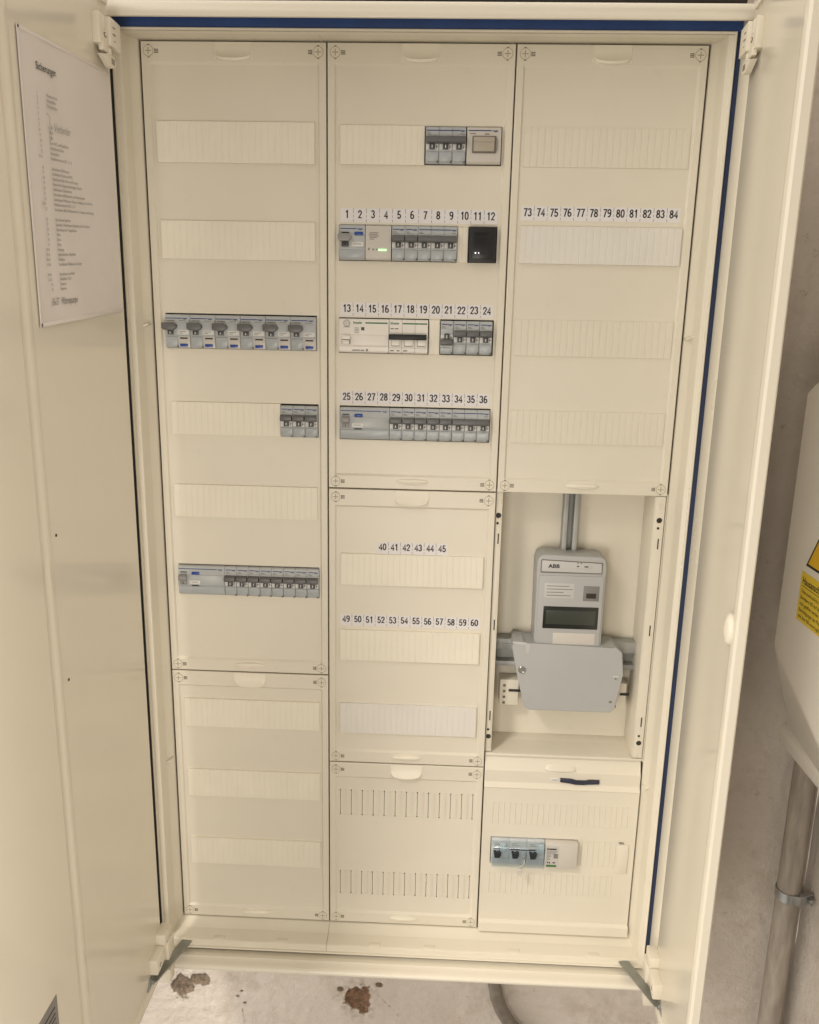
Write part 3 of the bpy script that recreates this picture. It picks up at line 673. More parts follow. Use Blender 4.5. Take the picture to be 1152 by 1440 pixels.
# ---------------------------------------------------------------- doors (parts of the cabinet)
def door(side):
    """leaf along -y from the hinge; x offset grows outwards"""
    b = MB(); s = -1 if side == 'L' else 1
    if side == 'L': fx = lambda y: -5 + 0 * y; yh, yf = -92, -530
    else: fx = lambda y: 772 + (y + 90) * 0.084; yh, yf = -92, -305
    zb, zt = -20, 1372
    def P(y, d, z): return (fx(y) + s * d, y, z)
    def band(prof, mi=0):
        b.loft([[P(y, d, z) for (y, d) in prof] for z in (zb + 4, zt - 4)], mi, False)
    if side == 'L':
        prof = [(yh, 22), (yh, 3), (yh - 2, 0.6), (yh - 5, 0), (-336, 0), (-340, -0.8), (-346, -2.6), (-352, -3.6), (-356, -3.2), (-361, -1.4), (-364, -1.2), (-367, -2.6), (-371, -4.6), (-374, -5), (yf + 6, -5), (yf + 1, -4), (yf, 0), (yf, 22), (yh, 22)]
    else:
        prof = [(yh, 20), (yh, 3), (yh - 2, 0.6), (yh - 5, 0), (yf + 22, 0), (yf + 19, -0.4), (yf + 15, -3.0), (yf + 12, -4.2), (yf + 7, -4.4), (yf + 2, -3.0), (yf, 0), (yf, 9), (yf + 2, 11), (yh - 8, 11), (yh, 20)]
    b.loft([[P(y, d, z) for (y, d) in prof] for z in (zb, zt)], 0, False)
    for z in (zb, zt): b.bm.faces.new([b.bm.verts.new(P(y, d, z)) for (y, d) in prof[:-1 if side == 'L' else None]])
    # turned-in bottom and top edges
    for (za, zc) in ((zb, zb + 16), (zt - 16, zt)):
        y0 = yh - 8; y1 = (-330 if side == 'L' else yf + 24)
        q = [[P(y, d, z) for (d, z) in ((0.5, za), (-3.2, za + 0.6), (-4, za + 4), (-4, zc - 4), (-3.2, zc - 0.6), (0.5, zc))] for y in (y0, y1)]
        b.loft(q, 0, False, False, False)
    bmesh.ops.remove_doubles(b.bm, verts=b.bm.verts[:], dist=0.01)
    d = part(b, 'door', m_steel)
    d['label'] = 'wide left door with a printed list taped inside' if side == 'L' else 'narrow right door seen almost edge on'
    if side == 'L':
        q = MB()
        for (y, z) in ((-327, 755), (-325, 583)): q.cyl((y, z), 'x', 1.7, -4.5, -5.5, 12)
        part(q, 'rivet_hole', m_dark, d)
        q = MB(); zt_, yr = 247, -424
        q.box(0.4 - 1, 0.9 - 0.3, -530, yr, 150, zt_)
        for v in q.bm.verts: v.co.x = {True: 0.6, False: -0.6}[v.co.x > 0]
        for k, (za, yy) in enumerate(((236, -520), (228, -520), (222, -500), (214, -520), (208, -515), (202, -520))):
            q.box(0.55, 0.75, yy, yr - 6, za - 1.2, za + 1.0, 0, 1)
        part(q, 'rating_plate', [m_label, m_ink], d)
    else:
        q = MB()   # round lock bolt cap near the free edge
        yk, zk = -287, 657; n = 20; rings = []
        for (rr_, h) in ((19, 0), (19, 2.5), (16, 5.5), (9, 7.4), (0.01, 8)):
            rings.append([P(yk + rr_ * 0.6 * math.cos(2 * math.pi * k / n), -h - 3, zk + rr_ * math.sin(2 * math.pi * k / n)) for k in range(n)])
        q.loft(rings); part(q, 'lock_cap', m_strip, d)
    return d, P
dL, PL = door('L'); dR, PR = door('R')

def hinge(P, s, door_obj, sx0):
    # all three pieces are laid out as (distance from the leaf, y, z) and then set on the leaf
    def put(b, name, mats):
        for v in b.bm.verts:
            d, y, z = v.co
            if z > 600: d, z = d * 0.7, 1340 - (1340 - z) * 0.66
            v.co = P(y, d, z)
        return part(b, name, mats, door_obj)
    def blk(b, y0, y1, d0, d1, z0, z1, bev=0.8, mi=0): b.box(d0, d1, y0, y1, z0, z1, bev, mi)
    # top hinge block on the leaf plus the counterpart on the frame
    b = MB()
    blk(b, -142, -112, -13, 1, 1284, 1335, 1.6); blk(b, -118, -86, -18, -2, 1290, 1338, 1.6); blk(b, -137, -124, -14.5, -6, 1275, 1290, 1.0)
    blk(b, -131, -126, -14, -12, 1312, 1334, 0.6)
    blk(b, -112, -104, -18.8, -17, 1310, 1313, 0.2, 1); blk(b, -112, -104, -18.8, -17, 1322, 1324, 0.2, 1); blk(b, -110, -104, -18.6, -17, 1300, 1301.5, 0.2, 1)
    blk(b, -122, -116, -17, -5, 1273, 1284, 0.6, 0)
    b.cyl((-127, 1303), 'x', 4.0, -14.2, -13, 18, 1); b.cyl((-127, 1303), 'x', 2.8, -14.6, -13, 18, 0)
    put(b, 'hinge', [m_hinge, m_mark])
    # locking lever under the hinge
    b = MB(); n = 20
    out = []
    for k in range(n):
        t = 2 * math.pi * k / n; y = -116 + 15 * math.cos(t); z = 1265 + 11 * math.sin(t)
        if math.cos(t) < -0.35: y -= 16 * (-0.35 - math.cos(t)); z = 1265 + 11 * math.sin(t) * max(0.12, 1 + 1.3 * (math.cos(t) + 0.35)) + 3 * (-0.35 - math.cos(t))
        out.append((y, z))
    b.loft([[(d, y, z) for (y, z) in out] for d in (-6, -14)] + [[(-16, -116 + (y + 116) * 0.9, 1265 + (z - 1265) * 0.88) for (y, z) in out]], 0, True, True, True)
    for dy in (-3.5, 0, 3.5): b.box(-16.6, -15.5, -112 + dy - 0.7, -112 + dy + 0.7, 1260, 1270, 0, 1)
    put(b, 'hinge_lever', [m_hinge, m_mark])
    # bottom hinge
    b = MB()
    blk(b, -116, -88, -15, 1, 40, 58, 1.5); blk(b, -148, -94, -13, 1, 14, 39.6, 1.8); blk(b, -110, -84, -17, -2, 8, 39, 1.4)
    b.cyl((-136, 24), 'x', 3.0, -13.6, -12, 14, 1); b.cyl((-136, 24), 'x', 2.0, -13.9, -12, 14, 0)
    put(b, 'hinge', [m_hinge, m_mark])
    b = MB(); blk(b, -100, -80, -14, 2, -44, -20, 1.5); put(b, 'hinge_foot', [m_hinge])
hinge(PL, -1, dL, 0); hinge(PR, 1, dR, 0)

def stay(A, B, name='door_stay'):
    """flat steel strip from the sill to the foot of the door leaf"""
    A, B = Vector(A), Vector(B); d = (B - A); sd = Vector((d.y, -d.x, 0)).normalized() * 8
    up = Vector((0, 0, 1.2))
    b = MB()
    q = [A + sd, A - sd, A + d * 0.12 - sd, B - sd * 0.9, B + sd * 0.9, A + d * 0.12 + sd]
    b.loft([[tuple(p - up) for p in q], [tuple(p + up) for p in q]], 0, True, True, True)
    e = (1 if B.x > 300 else -1)
    # upright tab at the leaf with its screw
    tb = [B + Vector((0, 16, 8)), B + Vector((0, 14, -16)), B + Vector((0, -30, -17)), B + Vector((0, -22, -10)), B + Vector((0, -6, 8))]
    b.loft([[tuple(p) for p in tb], [tuple(p + Vector((e * 1.6, 0, 0))) for p in tb]], 0, True, True, True)
    b.cyl((B.y + 2, B.z - 3), 'x', 4.2, B.x - e * 2.0, B.x + e, 14, 0); b.cyl((B.y + 2, B.z - 3), 'x', 2.2, B.x - e * 2.4, B.x, 6, 1)
    part(b, name, [m_stay, m_dark])
stay((18, -40, -16), (-3, -144, 1)); stay((737, -40, -17), (766, -146, 2))
b = MB(); b.box(14, 34, -40.2, -39.4, -23, -21.4); b.box(716, 738, -40.2, -39.4, -23.5, -22); part(b, 'sill_slot', m_dark)

# ---------------------------------------------------------------- printed list on the left door
def paper():
    y0, y1, z0, z1 = -102, -322, 994, 1268
    sh = thing('printed_sheet', 'printed fuse list headed Sicherungen in a clear sleeve taped inside the left door', 'paper', (-4, (y0 + y1) / 2, z0))
    off = Vector((-4, (y0 + y1) / 2, z0))
    def add(b, name, mats, par=sh):
        for v in b.bm.verts: v.co.z += (v.co.y + 212) * 0.09; v.co -= off      # the sheet hangs a little crooked
        return b.build(name, mats, par, 40)
    b = MB(); n = 16; rings = []
    for i in range(n + 1):
        y = y1 + (y0 - y1) * i / n
        rings.append([(-4.2 + 0.6 + 0.5 * math.sin(i * 0.9) * math.sin(z / 60.0), y, z) for z in [z0 - 2 + (z1 - z0 + 4) * k / 14 for k in range(15)]])
    b.loft(rings, 0, False)
    add(b, 'sheet', m_sleeve)
    b = MB()
    for (a, c, d, e) in ((y1 - 3, y0 + 2, z1 + 1, z1 + 4.5), (y1 - 3, y0 + 2, z0 - 6, z0 - 2), (y1 - 3.5, y1 + 0.5, z0 - 6, z1 + 4.5)):
        b.box(-4.2, -3.0, a, c, d, e, 0.3)
    add(b, 'sleeve_edge', m_sleeve)
    # lettering runs from the free edge (left) towards the hinge: local x -> world +y
    q = MB()
    f = lambda p: (-2.4 + p[1] * 0.3, y1 + p[0], p[2])
    q.text('Sicherungen', 28, 0, z1 - 29, 10.5, 0, 0.86, 0.008, f=f, depth=0.05)
    rows = [('1', 'Hausanschluss'), ('2', 'Hauptzähler'), ('3', 'Hauptschalter'), ('4', ''), ('5', ''), ('6', ''), ('7', 'Licht'), ('8', 'Licht'), ('9', 'Licht'), ('10', 'Licht WC und Spülküche'), ('11', 'Steckdosen Keller'), ('12', 'Gartenlicht'), ('13-15', 'Rolladenmotoren EG 1, 2, 3'), ('', ''), ('16', 'Steckdosen Wohnraum'), ('17', 'Steckdosen Küche und WC'), ('18', 'Steckdosen Büro Flur und Terrasse'), ('19', 'Reserve für Gegensprechanlage, Haustür'), ('20', 'Steckdosen Gästezimmer'), ('21', 'Steckdosen Schlafzimmer und Kinderzimmer'), ('22', 'Steckdosen Werkraum, Garten, Garage und an der Tür'), ('23-24', 'Rolladenmotoren OG 1, 2, 3'), ('25', 'Steckdosen Bad, Waschmaschine, Trockner und Heizung'), ('', ''), ('26', 'Steckdosen Speicher'), ('27', 'Speicher, Waschraum, Steckdose auf der Galerie'), ('28', 'Steckdosen im Treppenhaus'), ('29', 'Ofen'), ('30', 'Ofen'), ('31', 'Ofen'), ('32-34', 'Heizung'), ('35-36', 'Spülmaschine, Ofenlüfter'), ('40-42', 'Rolladen'), ('43-45', 'Steckdosen Hobbyraum, Garage'), ('', ''), ('49-50', 'Steckdosen am Herd'), ('51-53', 'Rolladen 4, 5, 6'), ('54', 'Reserve'), ('55', 'Reserve')]
    dz = (z1 - z0 - 76) / len(rows)
    for i, (a, t) in enumerate(rows):
        z = z1 - 52 - i * dz
        if a: q.text(a, 25 if len(a) < 3 else 19, 0, z, 4.3, 1, 0.8, 0.0, f=f, depth=0.05)
        if t: q.text(t, 46, 0, z, 4.3, 1, 1.0, 0.0, f=f, depth=0.05)
    add(q, 'printed_text', [m_ink, m_faint])
    q = MB(); q.text('Verbinder', 58, 0, z1 - 84, 12, 0, 0.8, -0.012, shear=0.25, f=f, depth=0.05); add(q, 'handwritten_note', m_pencil)
    q = MB(); q.text('56-57   Wärmepumpe', 24, 0, z0 + 14, 11, 0, 0.62, 0.004, shear=0.2, f=f, depth=0.05); add(q, 'handwritten_note', m_pencil)
    q = MB()
    q.tube([f((44, 0, z1 - 68)), f((50, 0, z1 - 71)), f((49, 0, z1 - 78)), f((54, 0, z1 - 81)), f((49, 0, z1 - 84)), f((51, 0, z1 - 92)), f((46, 0, z1 - 95))], 0.18, 4)
    add(q, 'handwritten_bracket', m_pencil)
paper()

# ================================================================== devices
def mcb(n, label, x, zc, group=None, down=False, name=None, proto={}):
    """n-pole breaker, 18 mm per pole; origin at its left edge, mid height"""
    W = 18.0 * n; key = (n, down)
    nm = name or ('circuit_breaker' if n == 1 else 'three_pole_breaker')
    if key in proto:
        t = copy_tree(proto[key]); t.location = (x * S, 0, (1350 - zc) * S); t['label'] = label
        if 'group' in t.keys(): del t['group']
        if group: t['group'] = group
        return t
    t = thing(nm, label, 'circuit breaker', (x, 0, 1350 - zc), group); proto[key] = t
    b = MB()
    for k in range(n):
        b.prism([(13, -23), (13, 23), (-1.6, 23), (-3, 21.5), (-3.2, 12.5), (-5.4, 11.6), (-5.4, -5.5), (-4.0, -7.5), (-3.4, -20.5), (-1.2, -23)], 'x', 18 * k + 0.2, 18 * k + 17.8, 0, 0.3, 1)
    b.build('breaker_body', m_grey, t)
    zt = 0 if not down else -12
    b = MB(); q = 0
    b.prism([(-5, 10.5 + zt), (-11, 9.8 + zt), (-13.5, 8.2 + zt), (-13.5, 3.2 + zt), (-11.5, 1.4 + zt), (-5, 0.8 + zt)], 'x', 0.7, W - 0.7, 0, 0.5)
    tg = b.build('lever', m_toggle, t)
    for k in range(n):
        b = MB(); x0 = 18 * k
        if down: b.box(x0 + 5.5, x0 + 12.5, -8.6, -5, -2.5, 5.5, 0.5)
        else: b.box(x0 + 5.5, x0 + 12.5, -8.6, -5, -6.2, 2, 0.5)
        b.box(x0 + 8.4, x0 + 9.5, -8.8, -8, -4.6 if not down else -1, -0.8 if not down else 3.5, 0, 1)
        b.build('lever_shaft', [m_togdk, m_white], tg)
        b = MB(); za, zb = (-6.2, 0.4) if not down else (-3, 3.4)
        b.box(x0 + 0.9, x0 + 5.0, -5.7, -5, za, zb); b.box(x0 + 13.1, x0 + 17.2, -5.7, -5, za, zb)
        b.box(x0 + 14.0, x0 + 15.0, -5.85, -5.5, za + 1, zb - 1, 0, 1); b.box(x0 + 15.2, x0 + 16.6, -5.85, -5.5, za + 2.6, za + 4, 0, 1)
        b.build('rating_window', [m_white, m_mark], t)
        if not down:
            b = MB(); b.prism([(-3.2, -21), (-4.6, -20.4), (-5.2, -9.4), (-4.6, -8.4), (-3, -8.2)], 'x', x0 + 0.9, x0 + 17.1, 0, 0.3, 1); b.build('label_holder', m_plate, t)
        else:
            b = MB(); b.prism([(-3.2, -21.5), (-4.6, -21), (-5.0, -14.4), (-3, -13.8)], 'x', x0 + 0.9, x0 + 17.1, 0, 0.3, 1); b.build('label_holder', m_plate, t)
        b = MB(); b.prism([(x0 + 15.2, -22.4), (x0 + 17.2, -22.4), (x0 + 17.2, -19.6)], 'y', -5.6, -2); b.build('release_clip', m_togdk, t)
    b = MB(); b.box(1.6, W - 8.4 if n > 1 else 9.6, -3.25, -3, 17.5, 18.7)
    b.text(':hager', W - 8.0, -3.18, 16.9, 3.2, 0, 0.85, 0.03)
    b.box(2, 6, -3.3, -3, 14.4, 15.1, 0, 1); b.box(2, 8, -3.3, -3, 12.9, 13.5, 0, 1)
    if n > 1: b.box(W - 8, W - 2, -3.3, -3, 13.6, 14.4, 0, 1)
    b.build('printed_marking', [m_logo, m_mark], t)
    return t

def rcbo(label, x, zc, group, first=[]):
    if first:
        t = copy_tree(first[0]); t.location = (x * S, 0, (1350 - zc) * S); t['label'] = label; return t
    t = thing('residual_current_breaker', label, 'circuit breaker', (x, 0, 1350 - zc), group); first.append(t)
    b = MB(); b.prism([(13, -23.5), (13, 23.5), (-1.6, 23.5), (-3, 22), (-3.2, 13), (-5.4, 12), (-5.4, -5), (-3.6, -6), (-3.2, -21.5), (-1.2, -23.5)], 'x', 0.2, 35.8, 0, 0.3, 1); b.build('breaker_body', m_grey, t)
    b = MB(); b.prism([(-2.2, 12), (13, 12.5), (16.5, 10), (18.5, 8), (18.5, 5.5), (16, 3.2), (13, 1.4), (1.5, 1.6), (-2.2, 4)], 'y', -15, -5, 0, 1.0)
    tg = b.build('lever', m_toggle, t)
    b = MB(); b.box(5, 12.5, -9.5, -5, -4.5, 2, 0.5); b.box(8, 9.2, -9.7, -9, -3.4, -0.4, 0, 1); b.build('lever_shaft', [m_togdk, m_white], tg)
    b = MB(); b.box(18.5, 34.5, -5.7, -5, -4.2, 1.8); b.box(20, 30, -5.8, -5.5, -0.6, 0.2, 0, 1); b.box(20, 26, -5.8, -5.5, -2.8, -2.0, 0, 1); b.build('rating_window', [m_white, m_faint], t)
    b = MB(); b.prism([(-3, -21.5), (-4.6, -21), (-5.4, -8), (-4.6, -7), (-3, -6.6)], 'x', 1, 17, 0, 0.4, 1); b.build('label_holder', m_plate, t)
    b = MB(); b.box(18.6, 35, -3.9, -2.5, -22.4, -6.6, 0.3); b.build('test_panel', m_spd, t)
    b = MB(); b.box(21, 32, -4.1, -3.7, -10.4, -8.4); b.build('printed_bar', m_ink, t)
    b = MB(); b.box(21, 32, -5.2, -3.7, -21.2, -17.2, 0.4); b.build('test_button', m_button, t)
    b = MB(); b.box(0.8, 24, -3.25, -3, 17.6, 18.8); b.text(':hager', 25, -3.18, 17, 3.4, 0, 0.85, 0.03); b.box(3, 14, -3.3, -3, 14.6, 15.3, 0, 1); b.box(20, 30, -3.3, -3, 14.6, 15.2, 0, 1)
    b.prism([(16.2, -22.6), (18.2, -22.6), (18.2, -19.6)], 'y', -5.6, -2, 1)
    b.build('printed_marking', [m_logo, m_mark], t)
    return t

def rcd(W, label, x, zc, big=False):
    t = thing('residual_current_switch', label, 'residual current switch', (x, 0, 1350 - zc))
    b = MB(); b.prism([(13, -23), (13, 23), (-1.6, 23), (-3, 21.5), (-3.6, 9.5), (-5.4, 8.6), (-5.4, -6.5), (-4.0, -7.5), (-3.4, -20.5), (-1.2, -23)], 'x', 0.2, W - 0.2, 0, 0.3, 1); b.build('switch_body', m_grey, t)
    b = MB()
    if big: b.prism([(-1, 10.5), (14, 11), (17.5, 8), (17.5, 5), (14.5, 1), (1, 1), (-1, 3)], 'y', -14, -5, 0, 1.0)
    else: b.prism([(-9, 10), (-13, 8.5), (-13, 3), (-9, 0), (-5, 0), (-5, 10)], 'x', 2.5, 14, 0, 0.8)
    tg = b.build('lever', m_midgrey, t)
    b = MB(); b.box(3.5, 13.5, -7.5, -5, -6, 0.5, 0.5); b.box(8, 9, -7.7, -7, -5, -1.5, 0, 1); b.build('lever_shaft', [m_togdk if big else m_midgrey, m_ink], tg)
    b = MB(); b.box(21, 33, -5.6, -3, 9.4, 14, 1.2); b.build('test_button', m_button, t)
    b = MB(); b.box(17.5, 34, -5.8, -5.2, -5.5, 0.4, 0.1); b.box(21, 31, -5.95, -5.6, -2.6, -1.8, 0, 1); b.build('rating_window', [m_white, m_faint], t)
    b = MB(); b.prism([(-3.2, -21), (-4.6, -20.4), (-5.2, -10), (-4.6, -9), (-3, -8.8)], 'x', 1, W - 1, 0, 0.3, 1); b.build('label_holder', m_plate, t)
    b = MB(); b.box(1.5, W - 12, -3.25, -3, 17.5, 18.7); b.text(':hager', W - 10.5, -3.2, 16.9, 3.4, 0, 0.85, 0.03)
    b.box(3.5, 13.5, -3.9, -3, 12.2, 13.6, 0, 1)
    if not big: b.box(21, 32, -5.6, -4, -8.2, -6.9, 0, 1)
    b.build('printed_marking', [m_logo, m_ink], t)
    return t

ORD6 = ['leftmost', 'second', 'third', 'fourth', 'fifth', 'rightmost']
for i in range(6):
    rcbo('double width grey breaker with blue button, %s of the row of six' % (ORD6[i] if i in (0, 5) else ORD6[i] + ' from the left'), 17.5 + 36.1 * i, 377, 'double width breakers in the left column')
G3 = 'three breakers in the left column'
for i, o in enumerate(('leftmost', 'middle', 'rightmost')):
    mcb(1, 'grey single breaker, %s of the block of three beside a blank strip' % o, 181.2 + 18.1 * i, 502.5, G3)
rcd(72, 'wide grey residual current switch with blue button in the left column', 19.3, 749.5)
O8 = ['first', 'second', 'third', 'fourth', 'fifth', 'sixth', 'seventh', 'last']
for i in range(8):
    mcb(1, 'grey single breaker, %s of the eight right of the left column residual current switch' % O8[i], 91.4 + 18.05 * i, 749.5, 'eight breakers low in the left column')

G = 'breakers in the middle column'
mcb(3, 'three pole grey breaker with joined lever in the topmost middle row', 383.5, 125.5, 'three pole breakers')
def modsocket():
    t = thing('modular_service_socket', 'pale grey device with framed flap in the topmost middle row', 'rail device', (438.5, 0, 1350 - 125.5))
    b = MB(); b.prism([(13, -23), (13, 23), (-2, 23), (-4, 21.5), (-4.5, -20.5), (-2, -23)], 'x', 0.3, 46, 0, 0.5); b.build('device_body', m_spd, t)
    b = MB(); b.box(7.5, 39, -6.2, -4, -10, 11.5, 0.8); b.box(8.6, 37.8, -6.6, -5.5, -8.6, 10.6, 0.4, 1); b.build('flap_frame', [m_mark, m_midgrey], t)
    b = MB(); b.box(9.5, 37, -8.2, -6.2, -8, 3.5, 0.8); b.box(9.5, 37, -7.2, -6.2, 3.7, 10, 0.6); b.build('flap', mat('beige_flap', (0.40, 0.36, 0.29), 0.4, var=0.03), t)
    b = MB(); b.prism([(39.5, 11), (41.5, 7), (41.5, -6), (39.5, -10)], 'y', -6.2, -4, 0, 0.3); b.build('flap_hinge', m_midgrey, t)
    b = MB(); b.box(2, 33, -4.4, -3.8, 17.6, 18.8); b.text(':hager', 34.5, -4.15, 17, 3.4, 0, 0.85, 0.03); b.box(4, 12, -4.5, -3.8, 14, 14.8, 0, 1); b.box(24, 30, -4.5, -3.8, 13.4, 14.6, 0, 1); b.build('printed_marking', [m_logo, m_mark], t)
modsocket()
rcd(36, 'narrow residual current switch with blue button under numbers 1 and 2', 267, 252, True)
def spd():
    t = thing('surge_protector', 'pale device with glowing green light under numbers 3 and 4', 'surge protector', (303.4, 0, 1350 - 252))
    b = MB(); b.prism([(13, -23), (13, 23), (-2, 23), (-4, 21.5), (-4.8, 12), (-4.8, -10), (-4.2, -20.5), (-2, -23)], 'x', 0.2, 35.6, 0, 0.5); b.build('device_body', m_spd, t)
    b = MB(); b.box(2, 34, -3.9, -3.2, 17.4, 18.7); b.build('printed_line', m_logo, t)
    b = MB()
    for k, (a, c) in enumerate(((6, 18), (5, 17), (5, 19), (6, 16), (6, 12))): b.box(a, c, -5.0, -4.6, 12.4 - 2.1 * k, 13.3 - 2.1 * k)
    b.box(4, 6, -5.0, -4.6, -10, -7); b.prism([(9, -8), (13, -8), (11, -10.6)], 'y', -5.0, -4.5); b.box(15, 17, -5.0, -4.6, -10, -8)
    b.build('printed_text', m_faint, t)
    b = MB(); b.box(18, 29.5, -5.6, -4.6, -10.6, -8.4, 0.4); b.build('indicator_light', m_led, t)
spd()
mcb(1, 'grey single breaker under number 5', 340, 252, G); mcb(1, 'grey single breaker under number 6', 358, 252, G)
mcb(3, 'three pole grey breaker with joined lever under numbers 7 to 9', 376, 252, 'three pole breakers')
def black_device():
    t = thing('network_module', 'black module with two tiny lights under numbers 11 and 12', 'rail device', (446.5, 0, 1350 - 252))
    b = MB(); b.box(0, 37, -6, 13, -23.5, 23, 1.0); b.build('module_body', m_black, t)
    b = MB(); b.box(4, 33, -6.8, -5.5, -19, 15.5, 2.5); b.build('front_window', m_blackgl, t)
    for x in (9, 13.4):
        b = MB(); b.cyl((x, -11.5), 'y', 1.0 if x < 10 else 0.8, -6.5, -7.1, 10); b.build('indicator_light', m_wled, t)
    b = MB(); b.box(16, 27, -7.0, -6.6, -13, -7); b.box(10, 28, -7.0, -6.6, 9, 10); b.build('printed_marking', m_black, t)
black_device()
def white_rcd():
    t = thing('residual_current_switch', 'wide white residual current switch with round button under numbers 13 to 16', 'residual current switch', (266.8, 0, 1350 - 378))
    b = MB(); b.prism([(13, -23.5), (13, 23.5), (-2, 23.5), (-4, 22), (-4.6, 2), (-7, 0.6), (-7, -13), (-5, -15), (-4.4, -21.5), (-2, -23.5)], 'x', 0.2, 70.6, 0, 0.5); b.build('switch_body', m_sch, t)
    b = MB(); b.cyl((11, 17), 'y', 4.2, -3, -5.2, 24); b.torus((11, -4.2, 17), 'y', 4.5, 0.35, 24, 1); b.build('test_button', [m_spd, m_faint], t)
    b = MB(); b.text('Schneider', 20, -4.15, 16.6, 4.4, 0, 0.72, 0.03); b.box(37.5, 69, -4.3, -3.7, 17, 18.8); b.build('maker_lettering', m_green, t)
    b = MB(); b.box(31.5, 36, -4.6, -4, 7.6, 12, 0, 1)
    for k in range(4): b.box(22, 28.5, -4.6, -4, 4.4 + 2 * k, 5.1 + 2 * k)
    b.box(6, 16, -4.5, -4, 11.6, 12.2); b.box(19, 30, -4.9, -4.3, -20.8, -19.4); b.box(31, 36, -4.9, -4.3, -20.8, -19.4); b.cyl((40, -19.8), 'y', 1.6, -4.9, -4.3, 12)
    b.build('printed_text', [m_faint, m_togdk], t)
    b = MB(); b.box(4, 17, -8.6, -6, -12, -1.2, 0.4, 1); b.box(5, 17, -13, -7, -5, 0.4, 0.8); b.box(5, 15, -9.2, -7, -11.5, -6, 0.5); b.build('lever', [m_sch, m_faint], t)
white_rcd()
def white_3p():
    t = thing('three_pole_breaker', 'white three pole breaker with black lever bar under numbers 17 to 19', 'circuit breaker', (338, 0, 1350 - 378), 'three pole breakers')
    b = MB()
    for k in range(3): b.prism([(13, -23.5), (13, 23.5), (-2, 23.5), (-4, 22), (-4.6, 3), (-6.5, 2), (-6.5, -15), (-5, -16.5), (-4.4, -21.5), (-2, -23.5)], 'x', 18.3 * k + 0.15, 18.3 * k + 18.15, 0, 0.4)
    b.build('breaker_body', m_sch, t)
    b = MB(); b.prism([(-5, 3.2), (-12, 3.2), (-13.5, 1.8), (-13.5, -3.2), (-12, -4.4), (-5, -4.6)], 'x', 0.6, 53, 0, 0.5); tg = b.build('lever', m_black, t)
    for k in range(3):
        b = MB(); x = 18.3 * k; b.box(x + 3, x + 15.5, -7.6, -6, -14, -4.6, 0.4, 1); b.box(x + 4, x + 15.5, -9.6, -6.4, -12.6, -4, 0.6); b.build('lever_shaft', [m_sch, m_faint], tg)
    b = MB(); b.text('Schneider', 1.6, -4.15, 16.6, 4.4, 0, 0.72, 0.03); b.box(19, 53.5, -4.3, -3.7, 17, 18.8); b.build('maker_lettering', m_green, t)
    b = MB(); b.box(2, 6.5, -4.5, -4.0, 10, 11.4); b.box(8, 13, -4.5, -4.0, 10, 11.4)
    b.box(2, 7, -4.9, -4.2, -20.5, -19); b.box(11, 15, -4.9, -4.2, -20.5, -19); b.box(20, 26, -4.9, -4.2, -20.5, -19); b.build('printed_text', m_mark, t)
white_3p()
mcb(1, 'grey single breaker with its lever down under number 21', 410.6, 378, G, True)
for i in range(3): mcb(1, 'grey single breaker under number %d' % (22 + i), 429 + 18.2 * i, 378, G)
rcd(72, 'wide grey residual current switch with blue button under numbers 25 to 28', 268.2, 502.5)
for i in range(5): mcb(1, 'grey single breaker under number %d' % (29 + i), 340.4 + 18.05 * i, 502.5, G)
mcb(3, 'three pole grey breaker with joined lever under numbers 34 to 36', 430.8, 502.5, 'three pole breakers')

def main_switch():
    t = thing('main_switch', 'blue grey main switch with black levers behind a sealed clear cover', 'main switch', (516.5, -6, 1350 - 1196))
    b = MB()
    for k in range(3): b.prism([(14, -23.5), (14, 23.5), (0, 23.5), (-2, 21.5), (-3, 10), (-6, 8), (-6, -8), (-3, -10), (-2.4, -21.5), (0, -23.5)], 'x', 28.8 * k + 0.2, 28.8 * k + 28.6, 0, 0.4)
    b.build('switch_body', m_bluegrey, t)
    for k in range(3):
        b = MB(); x = 28.8 * k + 3.5; b.prism([(x, 5), (x + 3.5, 5.4), (x + 5, 3.6), (x + 7, 3.6), (x + 9, 5.4), (x + 12.4, 4.6), (x + 12, -1), (x + 10, -5.4), (x + 2, -5.6), (x + 1.4, -1)], 'y', -12, -5, 0, 0.6); b.build('lever', m_black, t)
        b = MB(); b.box(x, x + 13, -6.3, -5.5, 8.0, 8.8); b.box(x + 1, x + 12, -2.9, -2.2, 12.5, 13.4); b.box(x + 2, x + 9, -2.9, -2.2, 15.4, 16.1); b.build('printed_text', m_mark, t)
    b = MB()
    for x in (14, 76): b.box(x, x + 9, -9, -4, 4, 19, 0.8)
    b.build('cover_latch', mat('pale_blue_plastic', (0.44, 0.53, 0.57), 0.25, var=0.03), t)
    b = MB(); b.prism([(-2, 20), (-15.5, 18), (-16.5, 16), (-16.5, -17), (-15, -20), (-3, -22), (-3, -21), (-14, -19), (-15.5, -16.5), (-15.5, 15.5), (-14.6, 17), (-2, 19)], 'x', 1, 85.8, 0, 0.2, 1)
    b.build('clear_cover', m_clear, t)
    b = MB(); b.box(28, 70, -17.2, -16.2, 14, 15.6, 0.3); b.build('cover_rib', m_navy, t)
    b = MB(); b.cyl((54, 0.5), 'y', 2.6, -15, -18.4, 14); b.cyl((54, -5), 'y', 1.2, -16, -17.4, 8, 1); b.build('sealing_screw', [m_brass, m_dark], t)
    b = MB(); b.tube([(54, -18, 0), (52, -20, -8), (48, -19, -14), (44, -18, -19), (46, -18, -25), (50, -18, -29), (47, -19, -31), (42, -18, -26)], 0.55, 6)
    b.box(42, 50, -19.5, -16.5, -25, -18, 0.8); b.prism([(46, -24), (50, -26), (49, -33), (45, -31)], 'y', -19, -17.4, 0, 0.4)
    b.build('lead_seal', m_spd, t)
main_switch()
